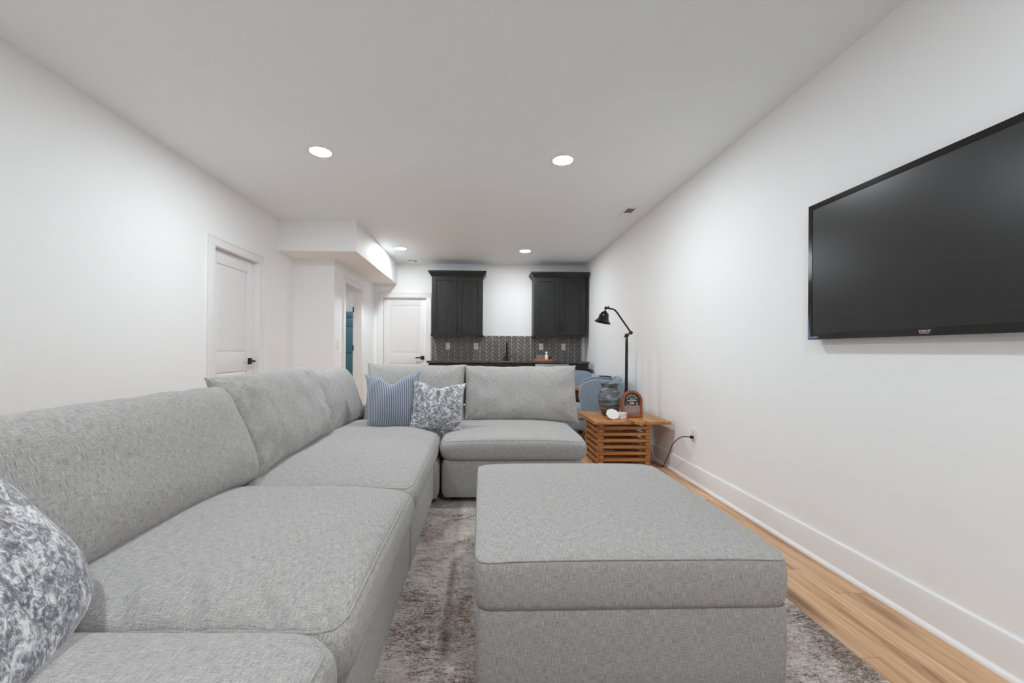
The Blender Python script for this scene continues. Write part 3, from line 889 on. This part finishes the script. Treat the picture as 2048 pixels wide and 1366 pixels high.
# ------------------------------------------------------------------ rug
RX0, RX1, RY0, RY1 = -0.95, 1.40, -0.9, 3.26
m = MB(); nxr, nyr = 170, 270
for i in range(nxr + 1):
    for j in range(nyr + 1):
        x = RX0 + (RX1 - RX0) * i / nxr; y = RY0 + (RY1 - RY0) * j / nyr
        e = min(i, nxr - i, j, nyr - j)
        z = 0.002 if e == 0 else 0.0105 + 0.0035 * noise.noise(Vector((x * 14, y * 42, 0))) + 0.002 * noise.noise(Vector((x * 60, y * 90, 1)))
        if e == 0:
            if i in (0, nxr): x += 0.004 * noise.noise(Vector((0, y * 40, 7)))
            if j in (0, nyr): y += 0.010 * noise.noise(Vector((x * 45, 0, 3)))
        m.v.append(Vector((x, y, z)))
k = nyr + 1
for i in range(nxr):
    for j in range(nyr): m.f.append([i * k + j, (i + 1) * k + j, (i + 1) * k + j + 1, i * k + j + 1])
rg = m.build('area_rug', M['rug'], origin=(0.2, 1.0, 0), sharp=0)
tag(rg, 'distressed beige and brown area rug under the ottoman', 'rug')

# ------------------------------------------------------------------ ottoman
t = thing('ottoman', 'large square grey upholstered ottoman in the foreground', 'ottoman', (0.49, 1.84, 0.012))
OX0, OX1, OY0, OY1 = -0.015, 1.003, 1.285, 2.40
fb = cushion_fn(OX0 + 0.004, OX1 - 0.004, OY0 + 0.004, OY1 - 0.004, 0.05, 0.302, R=0.022, crown=0.0, bulge=0.001, drop=0.0, wr=0, tuck=0.003)
cushion_mesh(fb, 24, 24, 8).build('base', M['sofa'], t, merge=True, sharp=60)
fc = cushion_fn(OX0, OX1, OY0, OY1, 0.305, 0.462, R=0.05, crown=0.034, bulge=0.006, drop=0.010, wr=0.0015, seed=2.0, tuck=0.004)
c = cushion_mesh(fc, 56, 56, 12).build('seat_cushion', M['sofa'], t, merge=True, sharp=70)
MB().tube([p + Vector((0, 0, 0.001)) for p in seam_loop(fc, 0.985)], 0.0035, 8, True).build('piping', M['sofa_pipe'], c)
for x in (OX0 + 0.09, OX1 - 0.09):
    for y in (OY0 + 0.09, OY1 - 0.09):
        MB().lathe([(0.022, 0.0), (0.026, 0.04)], (x, y, 0.0125), 16).build('foot', M['black_foot'], t)

# ------------------------------------------------------------------ sectional sofa
ZB0, ZB1, ZS0, ZS1 = 0.055, 0.325, 0.328, 0.472
def feet(t, x0, x1, y0, y1, z):
    for x in (x0 + 0.08, x1 - 0.08):
        for y in (y0 + 0.08, y1 - 0.08):
            z = 0.0125 if (RX0 < x < RX1 and y < RY1) else 0.0
            MB().lathe([(0.022, 0.0), (0.026, ZB0 - z + 0.002)], (x, y, z + 0.0005), 16).build('foot', M['black_foot'], t)

def base_block(t, x0, x1, y0, y1, name='base', z0=ZB0, z1=ZB1, R=0.03):
    f = cushion_fn(x0, x1, y0, y1, z0, z1, R=R, crown=0, bulge=0.003, drop=0, wr=0)
    return cushion_mesh(f, 16, 16, 8).build(name, M['sofa'], t, merge=True, sharp=60)

def seat(t, x0, x1, y0, y1, seed, sag=None, crown=0.042, wr=0.005, z1=ZS1):
    f = cushion_fn(x0, x1, y0, y1, ZS0, z1, R=0.085, crown=crown, bulge=0.016, drop=0.016, wr=wr, seed=seed, sag=sag)
    c = cushion_mesh(f, 90, 120 if sag else 60, 12).build('seat_cushion', M['sofa'], t, merge=True, sharp=70)
    for cc in (0.985,):
        MB().tube(seam_loop(f, cc), 0.0032, 8, True).build('piping', M['sofa_pipe'], c)
    return c

def back(t, o, wdir, updir, hw, hh, tf, tb, seed, **kw):
    m4 = basis(o, wdir, updir)
    args = dict(nu=60, nv=52, p=3.4, q=0.45, pinch=0.022, wr=0.012, seed=seed, uvoff=(seed, seed), ear=0.010, wavy=0.007)
    args.update(kw)
    m, seam = pillow_mesh(hw, hh, tf, tb, m4, **args)
    c = m.build('back_cushion', M['sofa'], t, merge=True, sharp=0)
    MB().tube(seam, 0.0035, 6, True).build('piping', M['sofa_pipe'], c)
    return c

FX = -0.335     # front line of the left run
BX = -1.50      # back line of the left run
G = 'sections of the grey sofa'
# left run, nearest section (mostly out of the frame)
t = thing('sofa_section', 'nearest grey sofa section, at the lower left corner of the photo', 'sofa', (-0.92, 0.45, 0), 0, G)
base_block(t, BX, FX, -0.03, 0.945); base_block(t, BX, BX + 0.20, -0.03, 0.945, 'back_frame', ZB1 + 0.003, 0.60)
seat(t, BX + 0.21, FX + 0.015, -0.02, 0.95, 1.3, crown=0.066, z1=ZS1 + 0.010)
back(t, (-1.13, 0.42, 0.485), (0, 1, 0), (-0.42, 0, 1), 0.50, 0.27, 0.12, 0.09, 0.4)
feet(t, BX, FX, -0.03, 0.945, 0.012)
# middle section
t = thing('sofa_section', 'middle grey sofa section of the left run, beside the ottoman', 'sofa', (-0.92, 1.45, 0), 0, G)
base_block(t, BX, FX, 0.957, 1.955); base_block(t, BX, BX + 0.20, 0.957, 1.955, 'back_frame', ZB1 + 0.003, 0.60)
seat(t, BX + 0.21, FX + 0.020, 0.955, 1.945, 4.1, sag=[(-0.70, 1.03, 0.075, 0.016, -0.95, 0.014), (-0.52, 1.015, 0.06, 0.016, -0.8, 0.011), (-0.86, 1.02, 0.05, 0.016, -1.0, 0.012)], crown=0.078)
back(t, (-1.125, 1.56, 0.475), (0, 1, 0), (-0.42, 0.02, 1), 0.56, 0.250, 0.13, 0.09, 1.7, wr=0.010)
feet(t, BX, FX, 0.957, 1.955, 0.012)
# corner section
t = thing('sofa_section', 'grey corner sofa section holding the two throw pillows', 'sofa', (-0.92, 3.0, 0), 0, G)
YK = 4.10
base_block(t, BX, FX, 1.965, 2.945); base_block(t, BX, FX + 0.03, 2.946, YK, 'corner_base')
base_block(t, BX, BX + 0.20, 1.965, YK, 'back_frame', ZB1 + 0.003, 0.60); base_block(t, BX + 0.203, FX + 0.03, YK - 0.20, YK, 'back_frame', ZB1 + 0.003, 0.60)
seat(t, BX + 0.21, FX + 0.010, 1.955, YK - 0.21, 7.7, crown=0.062)
back(t, (-1.135, 2.60, 0.48), (0, 1, 0.028), (-0.38, 0.03, 1), 0.555, 0.272, 0.13, 0.09, 3.9, wr=0.024)
back(t, (-1.15, 3.52, 0.475), (0, 1, 0), (-0.36, 0.0, 1), 0.43, 0.253, 0.125, 0.09, 5.2)
back(t, (-0.60, 3.70, 0.478), (1, 0, 0), (0, 0.30, 1), 0.445, 0.265, 0.13, 0.085, 6.6, wr=0.016)
feet(t, BX, FX, 1.965, YK, 0.001)
# end section
t = thing('sofa_section', 'armless grey sofa section at the right end, beside the wooden end table', 'sofa', (0.24, 3.5, 0), 0, G)
EX0, EX1 = -0.285, 0.775
base_block(t, EX0, EX1 - 0.02, 2.99, YK); base_block(t, EX0, EX1 - 0.02, YK - 0.20, YK, 'back_frame', ZB1 + 0.003, 0.60)
seat(t, EX0 - 0.003, EX1, 2.975, YK - 0.21, 9.9, crown=0.048)
back(t, (0.365, 3.70, 0.478), (1, 0, 0), (0, 0.30, 1), 0.515, 0.262, 0.13, 0.085, 8.8, wr=0.015)
feet(t, EX0, EX1 - 0.02, 3.02, YK, 0.001)

# ------------------------------------------------------------------ throw pillows
def throw(o, wdir, updir, hw, hh, tf, tb, mat, label, seed, **kw):
    m4 = basis(o, wdir, updir)
    args = dict(nu=48, nv=44, p=2.2, q=0.5, pinch=0.07, wr=0.006, seed=seed, ear=0.012)
    args.update(kw)
    m, seam = pillow_mesh(hw, hh, tf, tb, m4, **args)
    c = m.build('throw_pillow', mat, origin=o, merge=True, sharp=0)
    tag(c, label, 'pillow', 'throw pillows on the sofa')
    MB().tube(seam, 0.003, 6, True).build('seam', mat, c)
    return c
throw((-0.700, 3.25, 0.494), (1, 0.05, 0.045), (-0.09, 0.33, 1), 0.202, 0.226, 0.10, 0.07, M['corduroy'], 'blue ribbed corduroy throw pillow in the sofa corner', 2.2, chop=0.075, nu=260, ribs=72, pinch=0.05, taper=0.10)
throw((-0.355, 3.22, 0.490), (1, 0.04, -0.06), (0.02, 0.30, 1), 0.205, 0.195, 0.075, 0.06, M['floral_small'], 'small mottled grey and white throw pillow beside the blue one', 4.4, chop=0.035)
throw((-0.87, 0.845, 0.505), (-0.42, 0.90, 0), (-0.64, 0.0, 0.76), 0.26, 0.26, 0.11, 0.07, M['floral'], 'grey floral throw pillow in the lower left foreground', 6.1, p=2.6, pinch=-0.07, ear=-0.035)

# ------------------------------------------------------------------ television
t = thing('television', 'large black flat television mounted on the right wall', 'television', (1.80, 1.56, 1.19))
TY0, TY1, TZ0, TZ1, TX = 0.925, 2.195, 1.196, 1.926, 1.79
B(TX + 0.003, TX + 0.034, TY0, TY1, TZ0, TZ1).build('housing', M['black_gloss'], t, bevel=0.003)
m = MB()
bw = 0.028
m.box(TX, TX + 0.006, TY0, TY0 + bw, TZ0, TZ1).box(TX, TX + 0.006, TY1 - bw, TY1, TZ0, TZ1)
m.box(TX, TX + 0.006, TY0 + bw, TY1 - bw, TZ1 - bw, TZ1).box(TX, TX + 0.006, TY0 + bw, TY1 - bw, TZ0, TZ0 + 0.034)
bz = m.build('bezel', M['black_gloss'], t, bevel=0.0012, seg=1)
B(TX + 0.0022, TX + 0.004, TY0 + bw, TY1 - bw, TZ0 + 0.034, TZ1 - bw).build('screen', M['screen'], t)
B(1.824, XR, 1.25, 1.87, 1.36, 1.76).build('wall_mount', M['black_metal'], t, bevel=0.004)
# small maker's mark on the lower bezel: a row of pale letter shapes over a red bar (illegible in the photo)
lg = MB(); ly, lz = 1.600, 1.2125
def mk(m, y0, y1, z0, z1): m.box(TX - 0.0006, TX, ly - y1, ly - y0, lz + z0, lz + z1)
for k in range(4):
    y = -0.021 + k * 0.0098
    mk(lg, y, y + 0.0018, 0.0, 0.0065); mk(lg, y + 0.0018, y + 0.0076, 0.0047, 0.0065)
    if k % 2: mk(lg, y + 0.0058, y + 0.0076, 0.0, 0.0047)
    else: mk(lg, y + 0.0018, y + 0.0060, 0.0, 0.0014)
mk(lg, -0.021, 0.022, -0.0032, -0.0022)
lo = lg.build('logo', M['print_white'], bz)
n = 14
lm = MB()
ring = [(TX - 0.0004, ly - (0.0205 + 0.0022 * math.cos(2 * PI * k / n)), lz + 0.0052 + 0.0022 * math.sin(2 * PI * k / n)) for k in range(n)]
lm.tube(ring, 0.0006, 5, True).build('logo', M['print_white'], bz)
lr = MB(); mk(lr, -0.019, 0.017, -0.0078, -0.0050); lr.build('logo_bar', M['print_red'], bz)
# irregular pale blue patch on the lower corner of the bezel
fm = MB()
poly = [(TY1 - 0.002, TZ0 + 0.004), (TY1 - 0.060, TZ0 + 0.006), (TY1 - 0.075, TZ0 + 0.012), (TY1 - 0.055, TZ0 + 0.018), (TY1 - 0.018, TZ0 + 0.016), (TY1 - 0.013, TZ0 + 0.05), (TY1 - 0.010, TZ0 + 0.10), (TY1 - 0.003, TZ0 + 0.14), (TY1 - 0.0015, TZ0 + 0.07)]
fm.prism(poly, 'x', TX - 0.0005, TX).build('bezel_patch', M['bezel_patch'], bz)

# ------------------------------------------------------------------ end table
EXc, EYc = 1.43, 4.165
t = thing('end_table', 'honey wood end table with a stacked slat base by the right wall', 'table', (EXc, EYc, 0))
ZT = 0.467
# two boards make the top
B(1.06, 1.452, 3.83, 4.50, ZT - 0.030, ZT).build('top_board', M['honey_y'], t, bevel=0.005)
B(1.4525, 1.805, 3.83, 4.50, ZT - 0.030, ZT).build('top_board', M['honey_y'], t, bevel=0.005)
bx0, bx1, by0, by1 = 1.14, 1.64, 3.93, 4.42
sh = 0.030; stp = 0.031
z = 0.0; k = 0
while z + sh < ZT - 0.030 + 0.002:
    zz1 = min(z + sh, ZT - 0.0305)
    if k % 2 == 0:
        for y in (by0, by1 - 0.045): B(bx0 - 0.012, bx1 + 0.012, y, y + 0.045, z, zz1).build('slat', M['honey'], t, bevel=0.006)
    else:
        for x in (bx0, bx1 - 0.045): B(x, x + 0.045, by0 - 0.012, by1 + 0.012, z, zz1).build('slat', M['honey_y'], t, bevel=0.006)
    z += stp; k += 1
B(bx0 + 0.05, bx1 - 0.05, 4.15, 4.20, 0.03, 0.06).build('stretcher', M['honey'], t, bevel=0.003)

# jar on the table
jx, jy = 1.335, 4.22
t = thing('stoneware_jar', 'grey-blue glazed stoneware jar on the wooden end table', 'jar', (jx, jy, ZT))
prof = [(0.070, 0.0), (0.076, 0.004), (0.094, 0.05), (0.110, 0.105), (0.117, 0.16), (0.114, 0.205), (0.103, 0.238), (0.106, 0.244), (0.092, 0.268), (0.080, 0.285), (0.078, 0.297), (0.084, 0.303), (0.091, 0.309), (0.0925, 0.317), (0.086, 0.322), (0.0925, 0.327), (0.093, 0.335), (0.088, 0.340), (0.078, 0.340), (0.072, 0.322), (0.070, 0.29), (0.095, 0.22)]
mj = MB(); n = 48; vs = []; fs = []
for r, h in prof:
    for k in range(n):
        a = 2 * PI * k / n
        rr = r * (1 + 0.012 * noise.noise(Vector((math.cos(a) * 1.5, math.sin(a) * 1.5, h * 18))))
        vs.append((jx + rr * math.cos(a), jy + rr * math.sin(a), ZT + h))
for i in range(len(prof) - 1):
    for k in range(n): fs.append([i * n + k, i * n + (k + 1) % n, (i + 1) * n + (k + 1) % n, (i + 1) * n + k])
fs.append(list(range(n))[::-1]); fs.append([(len(prof) - 1) * n + k for k in range(n)])
mj.add(vs, fs).build('body', M['jar'], t, sharp=60)

# arched sign
sx, sy = 1.515, 4.06
t = thing('arched_sign', 'small arched wooden framed sign with a dark printed face on the end table', 'sign', (sx, sy, ZT))
def arch(hw, z0, z1, n=24):
    zc = z1 - hw
    pts = [(hw, z0)]
    for k in range(n + 1):
        a = PI * k / n; pts.append((hw * math.cos(a), zc + hw * math.sin(a)))
    pts.append((-hw, z0)); return pts
oa, ia = arch(0.106, 0.0, 0.270), arch(0.083, 0.027, 0.247)
vs, fs = [], []; n = len(oa)
for y in (-0.012, 0.024):
    vs += [(p[0], y, p[1]) for p in oa] + [(p[0], y, p[1]) for p in ia]
for k in range(n):
    j = (k + 1) % n
    fs += [[k, j, j + n, k + n], [2 * n + k, 3 * n + k, 3 * n + j, 2 * n + j], [k, 2 * n + k, 2 * n + j, j], [n + k, n + j, 3 * n + j, 3 * n + k]]
tilt = Matrix.Translation((sx, sy, ZT + 0.001)) @ Matrix.Rotation(math.radians(-5), 4, 'X') @ Matrix.Rotation(math.radians(4), 4, 'Z')
MB().add(vs, fs).xf(tilt).build('frame', M['frame_wood'], t, bevel=0.003, seg=2, sharp=30)
fc_ = MB().prism(ia, 'y', 0.000, 0.018).xf(tilt).build('face', M['print_dark'], t)
MB().box(-0.083, 0.083, -0.0012, 0.0, 0.045, 0.118).xf(tilt).build('printed_panel', M['print_pink'], fc_)
MB().box(-0.080, 0.080, -0.0012, 0.0, 0.029, 0.040).xf(tilt).build('printed_line', M['print_pink'], fc_)
rs = random.Random(3)
mm = MB()
def dash(x, z, w_, h_, y=-0.0012): mm.box(x, x + w_, y, 0.0, z, z + h_)
# arched heading, two script lines, centre figure (unreadable in the photo: strokes only)
for k in range(9):
    a = math.radians(152 - k * 15.5)
    dash(0.056 * math.cos(a) - 0.004, 0.166 + 0.056 * math.sin(a) - 0.004, 0.006, 0.010); dash(0.056 * math.cos(a) - 0.004, 0.166 + 0.056 * math.sin(a) - 0.004, 0.009, 0.0025)
for x, w_ in ((-0.018, 0.010), (-0.006, 0.008), (0.004, 0.006), (0.022, 0.007)):
    dash(x, 0.180, w_, 0.003); dash(x + w_ * 0.3, 0.183, 0.003, 0.012); dash(x, 0.193, w_ * 0.8, 0.0025)
for x, w_ in ((-0.048, 0.034), (-0.012, 0.022), (0.014, 0.020), (0.036, 0.010)): dash(x, 0.166 + rs.uniform(-.001, .001), w_, 0.006)
dash(-0.020, 0.150, 0.016, 0.005); dash(-0.018, 0.138, 0.005, 0.014); dash(0.0, 0.136, 0.005, 0.018); dash(0.0, 0.150, 0.018, 0.004); dash(0.012, 0.134, 0.006, 0.018); dash(-0.006, 0.132, 0.024, 0.004)
dash(0.040, 0.140, 0.020, 0.004); dash(0.046, 0.128, 0.005, 0.014); dash(0.048, 0.118, 0.014, 0.005)
for k in range(7): dash(-0.064 + k * 0.009, 0.122 + abs(3 - k) * 0.004, 0.007, 0.003)
mm.xf(tilt).build('lettering', M['print_white'], fc_)
md = MB()
for x in (-0.044, 0.040): md.lathe([(0.005, -0.0018), (0.005, 0.0)], (x, 0, 0.096), 12, 'y')
md.xf(tilt).build('printed_dot', M['black_foot'], fc_)

# coasters
def octa(r, n=8, rot=PI / 8): return [(r * math.cos(2 * PI * k / n + rot), r * math.sin(2 * PI * k / n + rot)) for k in range(n)]
CX, CY = 1.385, 4.01
for k, l in enumerate(('white stone coaster at the bottom of the small stack', 'white stone coaster second from the bottom of the small stack', 'white stone coaster second from the top of the small stack', 'white stone coaster on top of the small stack')):
    m = MB().prism(octa(0.052, 12), 'z', 0.0, 0.0140).xf(Matrix.Translation((CX + (k % 2) * 0.004, CY, ZT + 0.0006 + k * 0.0148)) @ Matrix.Rotation(k * 0.3, 4, 'Z'))
    tag(m.build('coaster', M['white_ceramic'], bevel=0.003), l, 'coaster', 'white coasters on the end table')
m = MB().prism(octa(0.066), 'z', -0.006, 0.006).xf(Matrix.Translation((1.285, 3.965, ZT + 0.0475)) @ Matrix.Rotation(math.radians(18), 4, 'Z') @ Matrix.Rotation(math.radians(-14), 4, 'Y') @ Matrix.Rotation(math.radians(42), 4, 'X'))
tag(m.build('coaster', M['white_ceramic'], bevel=0.0015), 'white octagonal coaster leaning against the coaster stack', 'coaster', 'white coasters on the end table')

# ------------------------------------------------------------------ floor lamp
lx, ly_ = 1.635, 4.57
t = thing('floor_lamp', 'black metal floor lamp with a bell shade on a jointed arm', 'lamp', (lx, ly_, 0))
MB().lathe([(0.125, 0.0), (0.128, 0.006), (0.120, 0.014), (0.06, 0.022), (0.022, 0.032), (0.016, 0.05)], (lx, ly_, 0), 40).build('base', M['black_metal'], t)
MB().tube([(lx, ly_, 0.04), (lx, ly_, 0.70), (lx, ly_, 1.22), (lx, ly_, 1.295)], [0.018, 0.0175, 0.016, 0.0125], 14).build('pole', M['black_metal'], t)
j = MB().lathe([(0.005, -0.024), (0.020, -0.016), (0.024, 0.0), (0.020, 0.016), (0.005, 0.024)], (lx, ly_, 1.312), 16, 'y')
j.lathe([(0.005, -0.022), (0.019, -0.014), (0.0225, 0.0), (0.019, 0.014), (0.005, 0.022)], (lx + 0.045, ly_, 1.342), 16, 'y')
j.tube([(lx, ly_, 1.312), (lx + 0.045, ly_, 1.342)], 0.008, 10)
kn = j.build('joint', M['black_metal'], t)
MB().tube([(lx - 0.005, ly_, 1.308), (lx - 0.030, ly_ - 0.004, 1.294)], [0.004, 0.008], 10).build('knob', M['black_metal'], kn)
arm = [(lx + 0.045, ly_, 1.345), (lx + 0.0, ly_, 1.412), (lx - 0.06, ly_, 1.495), (lx - 0.115, ly_, 1.572), (lx - 0.135, ly_, 1.594), (lx - 0.158, ly_, 1.606), (lx - 0.20, ly_, 1.612), (lx - 0.235, ly_, 1.622)]
MB().tube(arm, 0.0095, 10).build('arm', M['black_metal'], t)
hx_, hz_ = lx - 0.240, 1.618
h = MB().lathe([(0.004, -0.016), (0.016, -0.010), (0.019, 0.0), (0.016, 0.010), (0.004, 0.016)], (hx_, ly_, hz_), 16, 'y').build('swivel', M['black_metal'], t)
MB().tube([(hx_ + 0.012, ly_, hz_ + 0.004), (hx_ + 0.030, ly_ - 0.02, hz_ + 0.014)], [0.004, 0.008], 8).build('knob', M['black_metal'], h)
sm = Matrix.Translation((hx_, ly_, hz_)) @ Matrix.Rotation(math.radians(13), 4, 'Y')
prof = [(0.006, -0.010), (0.007, -0.032), (0.022, -0.040), (0.027, -0.050), (0.040, -0.054), (0.047, -0.062), (0.052, -0.085), (0.058, -0.115), (0.070, -0.142), (0.086, -0.160), (0.093, -0.166),
        (0.091, -0.168), (0.084, -0.163), (0.067, -0.143), (0.055, -0.115), (0.049, -0.085), (0.043, -0.064), (0.010, -0.058)]
MB().lathe(prof, (0, 0, 0), 36).xf(sm).build('shade', M['black_gloss'], t, sharp=50)
MB().lathe([(0.012, -0.060), (0.014, -0.085), (0.026, -0.105), (0.028, -0.122), (0.020, -0.140), (0.006, -0.146)], (0, 0, 0), 20).xf(sm).build('bulb', M['white_ceramic'], t)

# cords
def smooth_path(pts, n=8):
    pts = [Vector(p) for p in pts]; out = []
    P_ = [pts[0]] + pts + [pts[-1]]
    for i in range(1, len(P_) - 2):
        p0, p1, p2, p3 = P_[i - 1], P_[i], P_[i + 1], P_[i + 2]
        for k in range(n):
            s_ = k / n
            out.append(0.5 * ((2 * p1) + (p2 - p0) * s_ + (2 * p0 - 5 * p1 + 4 * p2 - p3) * s_ ** 2 + (3 * p1 - p0 - 3 * p2 + p3) * s_ ** 3))
    out.append(pts[-1]); return out
cord = [(1.815, 3.50, 0.389), (1.79, 3.52, 0.388), (1.765, 3.56, 0.376), (1.745, 3.62, 0.33), (1.75, 3.70, 0.27), (1.76, 3.77, 0.19), (1.765, 3.86, 0.09), (1.775, 3.94, 0.012), (1.765, 4.0, 0.0045), (1.755, 4.10, 0.0045), (1.735, 4.19, 0.0045), (1.72, 4.30, 0.0045), (1.69, 4.45, 0.0045), (1.685, 4.55, 0.006)]
pc = MB().tube(smooth_path(cord), 0.0038, 8).build('power_cord', M['black_metal'], origin=(1.77, 3.9, 0))
tag(pc, 'black lamp cord running from the wall outlet to the floor', 'cord')
MB().box(1.8155, 1.8405, 3.487, 3.513, 0.377, 0.401).build('plug', M['black_metal'], pc, bevel=0.004)
loop = [(1.65, 4.26, 0.10), (1.70, 4.24, 0.115), (1.755, 4.22, 0.10), (1.77, 4.20, 0.06), (1.74, 4.20, 0.025), (1.69, 4.21, 0.008), (1.66, 4.25, 0.0045)]
tag(MB().tube(smooth_path(loop), 0.0035, 8).build('power_cord', M['black_metal'], origin=(1.70, 4.23, 0)), 'short loop of black cord beside the slatted table base', 'cord')

# ------------------------------------------------------------------ blue wing chairs, table and black bin behind the sofa
def rounded(poly, r, n=4):
    out = []; m_ = len(poly)
    for i in range(m_):
        p0, p1, p2 = Vector(poly[i - 1]), Vector(poly[i]), Vector(poly[(i + 1) % m_])
        a = (p0 - p1); b = (p2 - p1); rr = min(r, a.length * 0.45, b.length * 0.45)
        s0 = p1 + a.normalized() * rr; s1 = p1 + b.normalized() * rr
        for k in range(n + 1):
            q = k / n; out.append(tuple((1 - q) ** 2 * s0 + 2 * q * (1 - q) * p1 + q * q * s1))
    return out

def wing_chair(label, loc, rz):
    t = thing('wing_chair', label, 'chair', loc, rz, 'blue wing chairs behind the sofa')
    # faces local -y
    f = cushion_fn(-0.235, 0.235, -0.345, 0.20, 0.335, 0.445, R=0.05, crown=0.025, bulge=0.012, drop=0.01, wr=0.002, seed=1.0)
    sc_ = cushion_mesh(f, 20, 20, 8).build('seat_cushion', M['denim'], t, merge=True, sharp=70, local=True)
    MB().tube(seam_loop(f, 0.98, 20), 0.004, 6, True).build('piping', M['denim_pipe'], sc_, local=True)
    f = cushion_fn(-0.30, 0.30, -0.34, 0.30, 0.18, 0.333, R=0.04, crown=0, bulge=0.006, drop=0, wr=0)
    cushion_mesh(f, 14, 14, 8).build('seat_base', M['denim'], t, merge=True, sharp=60, local=True)
    # backrest, curved in plan with a rolled top
    m = MB(); nu, nv = 20, 16
    prof = []
    for k in range(nv + 1):
        z = 0.335 + (0.80 - 0.335) * k / nv; prof.append((0.20 + 0.10 * (k / nv) ** 1.4, z))
    loopc = [(p[0], p[1]) for p in prof] + [(0.305, 0.818), (0.33, 0.826), (0.358, 0.818), (0.368, 0.795), (0.355, 0.765)] + [(p[0] + 0.085, p[1]) for p in prof[::-1][2:]]
    n = len(loopc)
    for i in range(nu + 1):
        u = -1 + 2 * i / nu
        for (y, z) in loopc:
            zz = z - 0.03 * u ** 4 * max(0, (z - 0.6) / 0.2)
            m.v.append(Vector((u * 0.262, y - 0.02 * u * u, zz)))
    for i in range(nu):
        for k in range(n): m.f.append([i * n + k, i * n + (k + 1) % n, (i + 1) * n + (k + 1) % n, (i + 1) * n + k])
    m.f.append(list(range(n))[::-1]); m.f.append([nu * n + k for k in range(n)])
    m.build('backrest', M['denim'], t, local=True, sharp=50)
    # wings
    poly = rounded([(0.345, 0.335), (0.355, 0.60), (0.365, 0.775), (0.16, 0.785), (0.02, 0.795), (-0.125, 0.735), (-0.155, 0.60), (-0.115, 0.48), (-0.15, 0.40), (-0.20, 0.335)], 0.07)
    for s_ in (-1, 1):
        x0, x1 = sorted((s_ * 0.265, s_ * 0.325))
        wg = MB().prism(poly, 'x', x0, x1).build('wing', M['denim'], t, bevel=0.012, seg=3, local=True)
        for x in (x0 + 0.004, x1 - 0.004):
            MB().tube([(x, p[0], p[1]) for p in poly], 0.005, 6, True).build('piping', M['denim_pipe'], wg, local=True)
    for x in (-0.25, 0.25):
        for y in (-0.29, 0.25):
            MB().tube([(x, y, 0.185), (x * 1.04, y * 1.06, 0.0)], [0.024, 0.014], 10).build('leg', M['walnut'], t, local=True)
    return t
wing_chair('light blue wing chair side-on behind the stoneware jar', (1.385, 5.13, 0), math.radians(-104))
wing_chair('light blue wing chair farther back, next to the counter end', (1.42, 6.24, 0), math.radians(-12))

t = thing('game_table', 'orange-brown wooden table with a dark apron behind the sofa', 'table', (1.10, 5.70, 0))
for k in range(4):
    B(0.72 + k * 0.1805, 0.72 + (k + 1) * 0.1805 - 0.001, 5.54, 5.87, 0.595, 0.630).build('top_board', M['honey_y'], t, bevel=0.003)
B(0.76, 1.40, 5.57, 5.84, 0.44, 0.594).build('apron', M['walnut'], t, bevel=0.003)
for x0, x1 in ((0.78, 1.07), (1.09, 1.38)):
    d = B(x0, x1, 5.555, 5.5695, 0.46, 0.585).build('drawer', M['walnut'], t, bevel=0.003)
    MB().tube([(x0 + 0.10, 5.545, 0.525), (x1 - 0.10, 5.545, 0.525)], 0.006, 8).build('handle', M['stainless'], d)
for x in (0.77, 1.34):
    for y in (5.58, 5.78): B(x, x + 0.05, y, y + 0.05, 0.0, 0.44).build('leg', M['walnut'], t, bevel=0.003)

t = thing('waste_bin', 'slim black bin against the right wall between the blue chairs', 'bin', (1.755, 5.76, 0))
m = MB().prism([(1.70, 5.66), (1.81, 5.66), (1.81, 5.86), (1.70, 5.86)], 'z', 0.0, 0.752)
m.build('body', M['black_foot'], t, bevel=0.01)
B(1.694, 1.8135, 5.652, 5.868, 0.754, 0.785).build('lid', M['black_metal'], t, bevel=0.006)
